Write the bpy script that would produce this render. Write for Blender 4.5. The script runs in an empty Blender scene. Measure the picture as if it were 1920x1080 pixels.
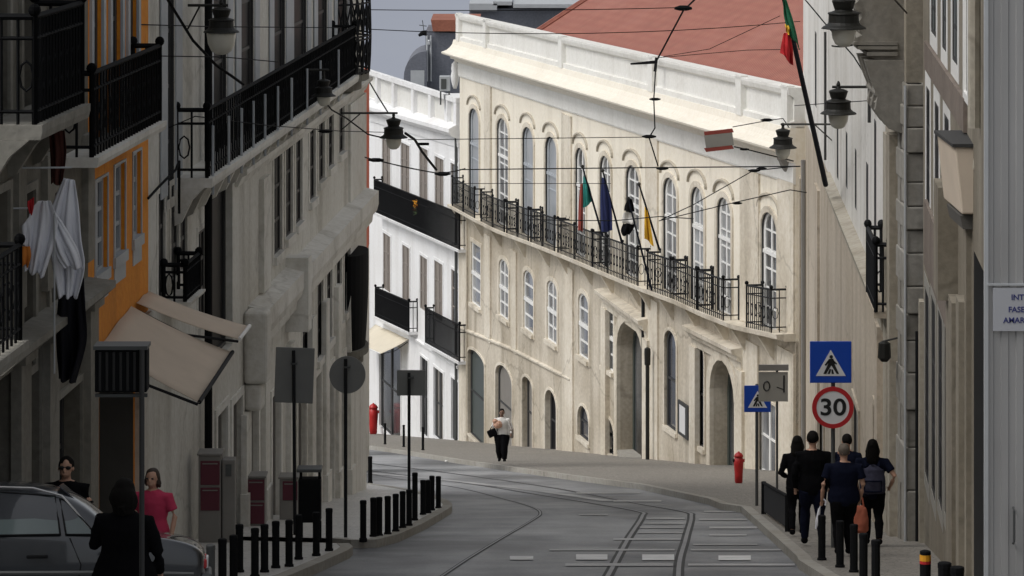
import bpy, bmesh, math, random
from mathutils import Vector, Matrix
from mathutils.geometry import delaunay_2d_cdt
random.seed(7)
R = math.radians
S = bpy.context.scene
COL = S.collection
# ---------------------------------------------------------------- camera, sky, sun, exposure
F = 6500.0; CX = 960.0; HY = -340.0          # focal length in photo pixels, principal column, horizon row
H0 = 2.5; SL = 1055.0 / F                    # camera height over the street, fall of the street
cam = bpy.data.objects.new('camera', bpy.data.cameras.new('camera'))
COL.objects.link(cam); S.camera = cam
cam.rotation_euler = (R(90), 0, 0)
cam.data.sensor_width = 36.0
cam.data.lens = F / 1920 * 36
cam.data.shift_y = (HY - 540) / 1920
cam.data.clip_start = 1.0; cam.data.clip_end = 5000
SUN_EL, SUN_AZ = 52.0, -112.0                # azimuth clockwise from +Y; the light comes from the left, a little from behind
W = bpy.data.worlds.new('World'); S.world = W; W.use_nodes = True
nt = W.node_tree; nt.nodes.clear()
sky = nt.nodes.new('ShaderNodeTexSky'); sky.sky_type = 'NISHITA'; sky.sun_disc = False
sky.sun_elevation = R(SUN_EL); sky.sun_rotation = R(SUN_AZ)
sky.dust_density = 4.0; sky.air_density = 1.2
hs = nt.nodes.new('ShaderNodeHueSaturation'); hs.inputs['Saturation'].default_value = 0.22
bg = nt.nodes.new('ShaderNodeBackground'); bg.inputs['Strength'].default_value = 0.138
wo = nt.nodes.new('ShaderNodeOutputWorld')
nt.links.new(sky.outputs[0], hs.inputs['Color']); nt.links.new(hs.outputs[0], bg.inputs['Color']); nt.links.new(bg.outputs[0], wo.inputs['Surface'])
sl = bpy.data.lights.new('sun', 'SUN'); sl.energy = 1.0; sl.angle = R(24); sl.color = (1.0, 0.97, 0.93)
so = bpy.data.objects.new('sun', sl); COL.objects.link(so)
d = Vector((math.sin(R(SUN_AZ)) * math.cos(R(SUN_EL)), math.cos(R(SUN_AZ)) * math.cos(R(SUN_EL)), math.sin(R(SUN_EL))))
so.rotation_euler = d.to_track_quat('Z', 'Y').to_euler(); so.location = (0, 0, 60)
S.view_settings.view_transform = 'Standard'; S.view_settings.look = 'None'
S.view_settings.gamma = 1.0; S.view_settings.exposure = 0.0
S.render.resolution_x = 1024; S.render.resolution_y = 576

# ---------------------------------------------------------------- geometry of the place, read from the photograph
def gz(Y): return -H0 - SL * Y
def P(px, py, Y): return Vector(((px - CX) / F * Y, Y, -(py - HY) / F * Y))
def G(px, py, h=0.0):
    Y = (H0 - h) * F / (py - 715.0)
    return Vector(((px - CX) / F * Y, Y, gz(Y) + h))

# ---------------------------------------------------------------- materials
MATS = {}
def newmat(name):
    m = bpy.data.materials.new(name); m.use_nodes = True
    n = m.node_tree; b = n.nodes['Principled BSDF']
    MATS[name] = m
    return m, n, b
def node(n, t, **kw):
    x = n.nodes.new(t)
    for k, v in kw.items(): setattr(x, k, v)
    return x
def noise(n, scale, detail=4.0, mapscale=None, rough=0.55):
    tc = node(n, 'ShaderNodeTexCoord')
    src = tc.outputs['Object']
    if mapscale:
        mp = node(n, 'ShaderNodeMapping'); mp.inputs['Scale'].default_value = mapscale
        n.links.new(src, mp.inputs['Vector']); src = mp.outputs['Vector']
    t = node(n, 'ShaderNodeTexNoise'); t.inputs['Scale'].default_value = scale
    t.inputs['Detail'].default_value = detail; t.inputs['Roughness'].default_value = rough
    n.links.new(src, t.inputs['Vector'])
    return t.outputs['Fac']
def ramp(n, fac, a, b, c0=(0, 0, 0, 1), c1=(1, 1, 1, 1)):
    r = node(n, 'ShaderNodeValToRGB')
    r.color_ramp.elements[0].position = a; r.color_ramp.elements[1].position = b
    r.color_ramp.elements[0].color = c0; r.color_ramp.elements[1].color = c1
    n.links.new(fac, r.inputs['Fac'])
    return r.outputs['Color']
def mix(n, fac, a, b, mode='MIX'):
    m = node(n, 'ShaderNodeMixRGB'); m.blend_type = mode
    for sock, v in ((m.inputs['Fac'], fac), (m.inputs['Color1'], a), (m.inputs['Color2'], b)):
        if hasattr(v, 'is_linked'): n.links.new(v, sock)
        else: sock.default_value = v if not isinstance(v, tuple) else (v + (1,) if len(v) == 3 else v)
    return m.outputs['Color']
def scl(c, k): return tuple(min(1, x * k) for x in c)
def bump(n, b, fac, strength, dist=0.02):
    bp = node(n, 'ShaderNodeBump'); bp.inputs['Strength'].default_value = strength; bp.inputs['Distance'].default_value = dist
    n.links.new(fac, bp.inputs['Height']); n.links.new(bp.outputs['Normal'], b.inputs['Normal'])
def mix_fac(n, col, k):
    m = node(n, 'ShaderNodeMath'); m.operation = 'MULTIPLY'; m.inputs[1].default_value = k
    n.links.new(col, m.inputs[0]); return m.outputs[0]
def plaster(name, col, dirt=0.5, streak=0.5, dcol=None, rough=0.9):
    """painted render: blotches, rain streaks and patched areas"""
    m, n, b = newmat(name)
    dcol = dcol or tuple(x * y for x, y in zip(col, (0.60, 0.56, 0.49)))
    c = mix(n, mix_fac(n, ramp(n, noise(n, 0.30, 6.0), 0.42, 0.68), dirt), col, dcol)
    c = mix(n, mix_fac(n, ramp(n, noise(n, 1.5, 6.0, None, 0.65), 0.52, 0.70), dirt * 0.45), c, dcol)
    c = mix(n, mix_fac(n, ramp(n, noise(n, 1.0, 5.0, (0.9, 0.9, 0.09)), 0.50, 0.68), streak * 0.8), c, scl(dcol, 0.75))
    c = mix(n, mix_fac(n, ramp(n, noise(n, 1.0, 4.0, (4.5, 4.5, 0.35)), 0.52, 0.72), streak * 0.28), c, scl(dcol, 0.65))
    c = mix(n, mix_fac(n, ramp(n, noise(n, 0.22, 3.0, (1.0, 1.0, 1.6)), 0.585, 0.60), dirt * 0.30), c, scl(col, 0.80))   # repaired patches
    tc = node(n, 'ShaderNodeTexCoord'); v = node(n, 'ShaderNodeTexVoronoi'); v.feature = 'DISTANCE_TO_EDGE'; v.inputs['Scale'].default_value = 0.16
    md = node(n, 'ShaderNodeVectorMath'); md.operation = 'ADD'; nz = node(n, 'ShaderNodeTexNoise'); nz.inputs['Scale'].default_value = 0.9; nz.inputs['Detail'].default_value = 5.0
    n.links.new(tc.outputs['Object'], nz.inputs['Vector']); n.links.new(tc.outputs['Object'], md.inputs[0]); n.links.new(nz.outputs['Color'], md.inputs[1]); n.links.new(md.outputs[0], v.inputs['Vector'])
    c = mix(n, mix_fac(n, ramp(n, v.outputs['Distance'], 0.002, 0.007, (1, 1, 1, 1), (0, 0, 0, 1)), dirt * 0.55), c, scl(dcol, 0.45))   # hairline cracks
    fine = noise(n, 9.0, 5.0)
    c = mix(n, 0.14, c, ramp(n, fine, 0.3, 0.7), 'OVERLAY')
    n.links.new(c, b.inputs['Base Color']); b.inputs['Roughness'].default_value = rough
    bump(n, b, fine, 0.3, 0.03)
    return m
def plain(name, col, rough=0.6, metal=0.0, vary=0.25, scale=3.0, spec=0.5, coat=0.0):
    m, n, b = newmat(name)
    c = mix(n, mix_fac(n, ramp(n, noise(n, scale, 5.0), 0.35, 0.7), vary), col, scl(col, 0.55))
    n.links.new(c, b.inputs['Base Color']); b.inputs['Roughness'].default_value = rough
    b.inputs['Metallic'].default_value = metal; b.inputs['Specular IOR Level'].default_value = spec
    b.inputs['Coat Weight'].default_value = coat
    return m
def glass(name, col, rough=0.12, curtain=0.0, spec=0.5):
    """window pane over a dim room, some with pale curtains"""
    m, n, b = newmat(name)
    f = ramp(n, noise(n, 0.8, 3.0, (1, 1, 0.5)), 0.4, 0.62)
    c = mix(n, mix_fac(n, f, curtain), col, (0.42, 0.43, 0.44))
    n.links.new(c, b.inputs['Base Color']); b.inputs['Roughness'].default_value = rough
    b.inputs['Specular IOR Level'].default_value = spec
    return m
plaster('cream_plaster', (0.84, 0.785, 0.67), 0.20, 0.30)
plaster('cove_cream', (0.80, 0.755, 0.66), 0.12, 0.10)
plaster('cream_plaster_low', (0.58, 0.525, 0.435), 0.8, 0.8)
plaster('trim_white', (0.76, 0.755, 0.72), 0.15, 0.18)
plaster('trim_cream', (0.70, 0.645, 0.545), 0.6, 0.6)
plaster('white_plaster', (0.82, 0.825, 0.83), 0.18, 0.22)
plaster('left_grey', (0.66, 0.645, 0.595), 0.45, 0.55)
plaster('left_trim', (0.72, 0.705, 0.66), 0.4, 0.5)
plaster('dark_stone', (0.17, 0.16, 0.135), 0.6, 0.5)
plaster('dark_trim', (0.26, 0.25, 0.22), 0.5, 0.5)
plaster('orange_plaster', (0.78, 0.285, 0.022), 0.35, 0.40, (0.50, 0.17, 0.02))
plaster('right_white', (0.70, 0.69, 0.66), 0.35, 0.55)
plaster('right_beige', (0.50, 0.44, 0.36), 0.55, 0.65)
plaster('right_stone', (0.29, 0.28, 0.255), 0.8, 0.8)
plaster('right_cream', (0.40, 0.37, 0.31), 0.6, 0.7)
plaster('right_cream_shaded', (0.25, 0.225, 0.18), 0.6, 0.7)  # right_cream darker and browner, the narrow street's shade put into the colour
plaster('brown_band', (0.20, 0.165, 0.14), 0.4, 0.3)
plaster('red_plaster', (0.62, 0.14, 0.07), 0.3, 0.3)
plaster('grey_slate', (0.15, 0.16, 0.19), 0.3, 0.3)
plaster('brick_red', (0.30, 0.11, 0.07), 0.4, 0.3)
plain('iron', (0.014, 0.015, 0.017), 0.7, spec=0.2)
plain('iron_dark', (0.008, 0.0085, 0.0095), 0.85, spec=0.12)
plain('lantern_iron', (0.014, 0.014, 0.012), 0.55, spec=0.3)
plain('milk_glass', (0.62, 0.61, 0.54), 0.25, vary=0.2)
plain('shutter_grey', (0.40, 0.43, 0.46), 0.6)
plain('shutter_brown', (0.24, 0.21, 0.185), 0.7)
plain('frame_white', (0.80, 0.80, 0.78), 0.5, vary=0.1)
plain('frame_dark', (0.035, 0.035, 0.035), 0.6)
plain('reveal_dark', (0.10, 0.095, 0.085), 0.8)
plain('door_dark', (0.05, 0.052, 0.05), 0.5)
plain('door_grey', (0.21, 0.195, 0.175), 0.6)
plain('door_green', (0.05, 0.065, 0.06), 0.4)
glass('pane_dark', (0.030, 0.032, 0.035), 0.15, 0.25)
glass('pane_grey', (0.075, 0.08, 0.09), 0.15, 0.6)
glass('pane_black', (0.006, 0.006, 0.008), 0.5, 0.0, 0.10)
glass('pane_blue', (0.045, 0.05, 0.065), 0.1)
glass('pane_curtain', (0.30, 0.32, 0.34), 0.3, 0.7)
plain('faded_red', (0.07, 0.028, 0.024), 0.95, spec=0.05)
plain('awning_cloth', (0.60, 0.51, 0.41), 0.9, vary=0.25, scale=1.5)
plain('awning_cream', (0.66, 0.60, 0.48), 0.9, vary=0.15)
plain('steel', (0.42, 0.42, 0.42), 0.35, 0.8)
plain('rail_steel', (0.24, 0.24, 0.25), 0.45, 0.6, vary=0.5)
plain('rail_groove', (0.018, 0.018, 0.018), 0.7)
plain('sign_back', (0.20, 0.205, 0.20), 0.6, 0.0)
plain('pole_grey', (0.10, 0.105, 0.105), 0.5, 0.5)
plain('sign_blue', (0.005, 0.06, 0.42), 0.35, vary=0.1)
plain('sign_white', (0.75, 0.75, 0.75), 0.4, vary=0.08)
plain('sign_red', (0.48, 0.02, 0.025), 0.4, vary=0.1)
plain('sign_black', (0.01, 0.01, 0.01), 0.5)
plain('hydrant_red', (0.48, 0.015, 0.015), 0.45, vary=0.3)
plain('maroon', (0.105, 0.014, 0.030), 0.5)
plain('cabinet_grey', (0.22, 0.21, 0.195), 0.6)
plain('paint_white', (0.75, 0.75, 0.74), 0.5, vary=0.6, scale=2.5)
plain('paint_worn', (0.36, 0.36, 0.365), 0.42, vary=0.9, scale=0.9)
plain('laundry_white', (0.80, 0.81, 0.86), 0.9, vary=0.2, spec=0.1)
plain('cloth_dark', (0.016, 0.016, 0.020), 0.95, spec=0.05)
plain('cloth_red', (0.55, 0.02, 0.03), 0.9)
plain('cloth_orange', (0.62, 0.2, 0.03), 0.9)
plain('cloth_black', (0.006, 0.006, 0.007), 0.95, spec=0.05)
plain('cloth_navy', (0.008, 0.010, 0.022), 0.95, spec=0.05)
plain('cloth_pink', (0.50, 0.035, 0.095), 0.9)
plain('cloth_white', (0.72, 0.71, 0.68), 0.9)
plain('cloth_grey', (0.09, 0.085, 0.08), 0.95, spec=0.05)
plain('cloth_salmon', (0.45, 0.13, 0.075), 0.9)
plain('cloth_denim', (0.050, 0.050, 0.075), 0.95, spec=0.05, scale=14, vary=0.6)
plain('skin', (0.50, 0.29, 0.20), 0.6, vary=0.1)
plain('skin_dark', (0.20, 0.115, 0.08), 0.6, vary=0.1)
plain('hair_dark', (0.007, 0.006, 0.005), 0.8, spec=0.12)
plain('hair_brown', (0.035, 0.022, 0.014), 0.6)
plain('hair_grey', (0.16, 0.135, 0.11), 0.8, spec=0.1)
plain('flag_green', (0.01, 0.13, 0.06), 0.9)
plain('flag_teal', (0.02, 0.22, 0.19), 0.9)
plain('flag_red', (0.50, 0.015, 0.02), 0.9)
plain('flag_yellow', (0.72, 0.42, 0.03), 0.9)
plain('flag_navy', (0.012, 0.02, 0.09), 0.9)
plain('flagpole', (0.009, 0.011, 0.018), 0.8, spec=0.1)
plain('zinc', (0.48, 0.50, 0.52), 0.4, 0.2)
plain('amber', (0.80, 0.36, 0.02), 0.4)
plain('leaf', (0.06, 0.10, 0.035), 0.8)
plain('terracotta', (0.30, 0.13, 0.07), 0.8)
plain('car_glass', (0.075, 0.095, 0.098), 0.08, vary=0.3, scale=1.0)
plain('car_paint', (0.022, 0.025, 0.030), 0.28, 0.3, vary=0.08, coat=0.9)
plain('tyre', (0.02, 0.02, 0.02), 0.9)
plain('plate_grey', (0.30, 0.29, 0.26), 0.6)
plain('rust_red', (0.30, 0.055, 0.04), 0.6)
plain('soffit', (0.46, 0.42, 0.345), 0.85)
def asphalt():
    m, n, b = newmat('asphalt')
    big = ramp(n, noise(n, 0.13, 6.0, (1.6, 0.8, 1.0)), 0.40, 0.60)
    c = mix(n, big, (0.085, 0.087, 0.091), (0.31, 0.315, 0.325))
    lane = ramp(n, noise(n, 0.5, 4.0, (1.1, 0.10, 0.1)), 0.42, 0.68)      # tyre-polished lanes run along the street
    c = mix(n, mix_fac(n, lane, 0.55), c, (0.080, 0.081, 0.084))
    pt = ramp(n, noise(n, 0.32, 3.0, (0.6, 0.35, 0.3)), 0.60, 0.66)
    c = mix(n, mix_fac(n, pt, 0.7), c, (0.055, 0.056, 0.058))
    fine = noise(n, 26.0, 6.0)
    c = mix(n, 0.22, c, ramp(n, fine, 0.3, 0.7), 'OVERLAY')
    n.links.new(c, b.inputs['Base Color'])
    r = node(n, 'ShaderNodeMapRange'); r.inputs['To Min'].default_value = 0.30; r.inputs['To Max'].default_value = 0.7
    n.links.new(noise(n, 0.6, 4.0), r.inputs['Value']); n.links.new(r.outputs[0], b.inputs['Roughness'])
    bump(n, b, fine, 0.3, 0.01)
asphalt()
def setts(name, c0, c1, joint, sc, rough=0.75):
    """small limestone setts"""
    m, n, b = newmat(name)
    tc = node(n, 'ShaderNodeTexCoord')
    v = node(n, 'ShaderNodeTexVoronoi'); v.feature = 'DISTANCE_TO_EDGE'; v.inputs['Scale'].default_value = sc
    v2 = node(n, 'ShaderNodeTexVoronoi'); v2.inputs['Scale'].default_value = sc
    n.links.new(tc.outputs['Object'], v.inputs['Vector']); n.links.new(tc.outputs['Object'], v2.inputs['Vector'])
    c = mix(n, v2.outputs['Color'], c0, c1)
    c = mix(n, ramp(n, v.outputs['Distance'], 0.02, 0.09), joint, c)
    st = ramp(n, noise(n, 0.5, 6.0), 0.42, 0.72)
    c = mix(n, mix_fac(n, st, 0.5), c, scl(c0, 0.6))
    n.links.new(c, b.inputs['Base Color']); b.inputs['Roughness'].default_value = rough
    bump(n, b, v.outputs['Distance'], 0.3, 0.02)
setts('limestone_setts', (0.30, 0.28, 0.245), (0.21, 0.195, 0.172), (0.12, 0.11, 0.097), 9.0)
plaster('kerb_stone', (0.36, 0.345, 0.31), 0.6, 0.1)
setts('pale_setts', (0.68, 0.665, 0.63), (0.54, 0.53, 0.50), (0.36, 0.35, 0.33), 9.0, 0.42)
def tiles():
    m, n, b = newmat('roof_tiles')
    tc = node(n, 'ShaderNodeTexCoord'); mp = node(n, 'ShaderNodeMapping')
    n.links.new(tc.outputs['Object'], mp.inputs['Vector'])
    w = node(n, 'ShaderNodeTexWave'); w.wave_type = 'BANDS'; w.bands_direction = 'X'; w.inputs['Scale'].default_value = 1.6; w.inputs['Distortion'].default_value = 0.6
    n.links.new(mp.outputs[0], w.inputs['Vector'])
    w2 = node(n, 'ShaderNodeTexWave'); w2.wave_type = 'BANDS'; w2.bands_direction = 'Y'; w2.inputs['Scale'].default_value = 1.0; w2.inputs['Distortion'].default_value = 1.0
    n.links.new(mp.outputs[0], w2.inputs['Vector'])
    c = mix(n, ramp(n, noise(n, 1.3, 6.0), 0.3, 0.75), (0.34, 0.135, 0.095), (0.25, 0.10, 0.073))
    c = mix(n, mix_fac(n, w2.outputs['Color'], 0.42), c, (0.26, 0.085, 0.065))
    c = mix(n, mix_fac(n, w.outputs['Color'], 0.30), c, (0.26, 0.085, 0.065))
    c = mix(n, mix_fac(n, ramp(n, noise(n, 0.25, 5.0), 0.5, 0.8), 0.35), c, (0.44, 0.22, 0.18))
    n.links.new(c, b.inputs['Base Color']); b.inputs['Roughness'].default_value = 0.85
    bump(n, b, w.outputs['Fac'], 0.5, 0.05)
tiles()
def hoarding():
    m, n, b = newmat('hoarding_metal')
    c = mix(n, ramp(n, noise(n, 1.4, 5.0, (3, 3, 0.25)), 0.35, 0.7), (0.38, 0.38, 0.382), (0.30, 0.30, 0.302))
    n.links.new(c, b.inputs['Base Color']); b.inputs['Roughness'].default_value = 0.45; b.inputs['Metallic'].default_value = 0.25
hoarding()
def skymat():
    m, n, b = newmat('overcast_sky')
    n.nodes.remove(b)
    e = node(n, 'ShaderNodeEmission')
    c = mix(n, ramp(n, noise(n, 0.004, 5.0, (1, 1, 3)), 0.3, 0.7), (0.335, 0.360, 0.425), (0.40, 0.425, 0.49))
    n.links.new(c, e.inputs['Color']); e.inputs['Strength'].default_value = 0.92
    n.links.new(e.outputs[0], n.nodes['Material Output'].inputs['Surface'])
skymat()

# ---------------------------------------------------------------- mesh helpers
class MB:
    def __init__(s): s.v = []; s.f = []; s.m = []
    def add(s, vs, fs, mi=0):
        o = len(s.v); s.v += [tuple(x) for x in vs]
        for f in fs: s.f.append(tuple(i + o for i in f)); s.m.append(mi)
    def box(s, x0, x1, y0, y1, z0, z1, mi=0, M=None):
        vs = [Vector((x, y, z)) for z in (z0, z1) for y in (y0, y1) for x in (x0, x1)]
        if M is not None: vs = [M @ v for v in vs]
        s.add(vs, [(0, 2, 3, 1), (4, 5, 7, 6), (0, 1, 5, 4), (2, 6, 7, 3), (0, 4, 6, 2), (1, 3, 7, 5)], mi)
    def quad(s, a, b, c, d_, mi=0): s.add([a, b, c, d_], [(0, 1, 2, 3)], mi)
    def tube(s, pts, r, n=6, mi=0, caps=True):
        pts = [Vector(p) for p in pts]
        rs = r if isinstance(r, (list, tuple)) else [r] * len(pts)
        rings = []
        up = Vector((0, 0, 1))
        for i, p in enumerate(pts):
            t = (pts[min(i + 1, len(pts) - 1)] - pts[max(i - 1, 0)])
            if t.length < 1e-9: t = Vector((0, 0, 1))
            t.normalize()
            a = t.cross(up if abs(t.z) < 0.95 else Vector((1, 0, 0))).normalized(); b = t.cross(a)
            rr = rs[i]
            ra, rb = rr if isinstance(rr, tuple) else (rr, rr)
            rings.append([p + a * (math.cos(2 * math.pi * k / n) * ra) + b * (math.sin(2 * math.pi * k / n) * rb) for k in range(n)])
        vs = [v for rg in rings for v in rg]; fs = []
        for i in range(len(pts) - 1):
            for k in range(n):
                fs.append((i * n + k, i * n + (k + 1) % n, (i + 1) * n + (k + 1) % n, (i + 1) * n + k))
        if caps: fs.append(tuple(range(n))[::-1]); fs.append(tuple((len(pts) - 1) * n + k for k in range(n)))
        s.add(vs, fs, mi)
    def lathe(s, prof, c=(0, 0, 0), n=16, mi=0, sx=1.0, sy=1.0, rot=0.0):
        c = Vector(c); vs = []; fs = []
        for r, z in prof:
            for k in range(n):
                a = 2 * math.pi * k / n + rot
                vs.append(c + Vector((math.cos(a) * r * sx, math.sin(a) * r * sy, z)))
        for i in range(len(prof) - 1):
            for k in range(n):
                fs.append((i * n + k, i * n + (k + 1) % n, (i + 1) * n + (k + 1) % n, (i + 1) * n + k))
        fs.append(tuple(range(n))[::-1]); fs.append(tuple((len(prof) - 1) * n + k for k in range(n)))
        s.add(vs, fs, mi)
    def ball(s, c, r, n=12, mi=0, sc=(1, 1, 1)):
        prof = [(max(1e-4, math.sin(math.pi * i / n)) * 1.0, -math.cos(math.pi * i / n)) for i in range(n + 1)]
        c = Vector(c); vs = []; fs = []
        for q, z in prof:
            for k in range(n):
                a = 2 * math.pi * k / n
                vs.append(c + Vector((math.cos(a) * q * r * sc[0], math.sin(a) * q * r * sc[1], z * r * sc[2])))
        for i in range(n):
            for k in range(n):
                fs.append((i * n + k, i * n + (k + 1) % n, (i + 1) * n + (k + 1) % n, (i + 1) * n + k))
        s.add(vs, fs, mi)
    def prism(s, poly, depth_vec, mi=0):
        """closed polygon of 3-D points pushed along a vector"""
        n = len(poly); dv = Vector(depth_vec)
        vs = [Vector(p) for p in poly] + [Vector(p) + dv for p in poly]
        fs = [tuple(range(n))[::-1], tuple(range(n, 2 * n))] + [(i, (i + 1) % n, n + (i + 1) % n, n + i) for i in range(n)]
        s.add(vs, fs, mi)
    def sweep(s, path, prof, mi=0):
        """wall-local: path of (u, z), profile of (d, dz) with d out of the wall"""
        n = len(prof); vs = []; fs = []
        for u, z in path:
            for dd, dz in prof: vs.append((u, -dd, z + dz))
        for i in range(len(path) - 1):
            for k in range(n):
                fs.append((i * n + k, i * n + (k + 1) % n, (i + 1) * n + (k + 1) % n, (i + 1) * n + k))
        fs.append(tuple(range(n))[::-1]); fs.append(tuple((len(path) - 1) * n + k for k in range(n)))
        s.add(vs, fs, mi)
    def build(s, name, mats, parent=None, smooth=False, normals=True):
        me = bpy.data.meshes.new(name); me.from_pydata(s.v, [], s.f); me.update()
        for m in (mats if isinstance(mats, (list, tuple)) else [mats]): me.materials.append(MATS[m])
        for p, mi in zip(me.polygons, s.m): p.material_index = mi; p.use_smooth = smooth
        if normals:
            bm = bmesh.new(); bm.from_mesh(me); bmesh.ops.recalc_face_normals(bm, faces=bm.faces); bm.to_mesh(me); bm.free()
        o = bpy.data.objects.new(name, me); COL.objects.link(o)
        if parent is not None: o.parent = parent
        return o
def tag(o, label=None, cat=None, group=None, kind=None):
    if label: o['label'] = label
    if cat: o['category'] = cat
    if group: o['group'] = group
    if kind: o['kind'] = kind
    return o
def thing(name, label, cat, loc=(0, 0, 0), rz=0.0, group=None, M=None):
    o = bpy.data.objects.new(name, None); COL.objects.link(o)
    o.empty_display_size = 0.3
    if M is not None: o.matrix_world = M
    else: o.location = loc; o.rotation_euler = (0, 0, rz)
    return tag(o, label, cat, group)
def copy_tree(o, parent=None):
    c = o.copy(); COL.objects.link(c)
    if parent is not None: c.parent = parent
    for ch in [x for x in COL.objects if x.parent == o]: copy_tree(ch, c)
    return c
def bevel(o, w=0.01, seg=2):
    md = o.modifiers.new('bevel', 'BEVEL'); md.width = w; md.segments = seg; md.limit_method = 'ANGLE'
    return o
def catmull(pts, k=8):
    pts = [Vector(p) for p in pts]; out = []
    for i in range(len(pts) - 1):
        p0 = pts[max(i - 1, 0)]; p1 = pts[i]; p2 = pts[i + 1]; p3 = pts[min(i + 2, len(pts) - 1)]
        for j in range(k):
            t = j / k
            out.append(0.5 * ((2 * p1) + (p2 - p0) * t + (2 * p0 - 5 * p1 + 4 * p2 - p3) * t * t + (3 * p1 - p0 - 3 * p2 + p3) * t ** 3))
    out.append(pts[-1]); return out
def text_mb(txt, size, M, mi=0, thick=0.004):
    cu = bpy.data.curves.new('lettering', 'FONT'); cu.body = txt; cu.size = size; cu.align_x = 'CENTER'; cu.align_y = 'CENTER'; cu.extrude = thick; cu.offset = size * 0.018
    o = bpy.data.objects.new('lettering', cu); COL.objects.link(o)
    dg = bpy.context.evaluated_depsgraph_get(); me = bpy.data.meshes.new_from_object(o.evaluated_get(dg))
    mb = MB(); mb.add([M @ v.co for v in me.vertices], [tuple(p.vertices) for p in me.polygons], mi)
    bpy.data.objects.remove(o); bpy.data.curves.remove(cu); bpy.data.meshes.remove(me)
    return mb

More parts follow.
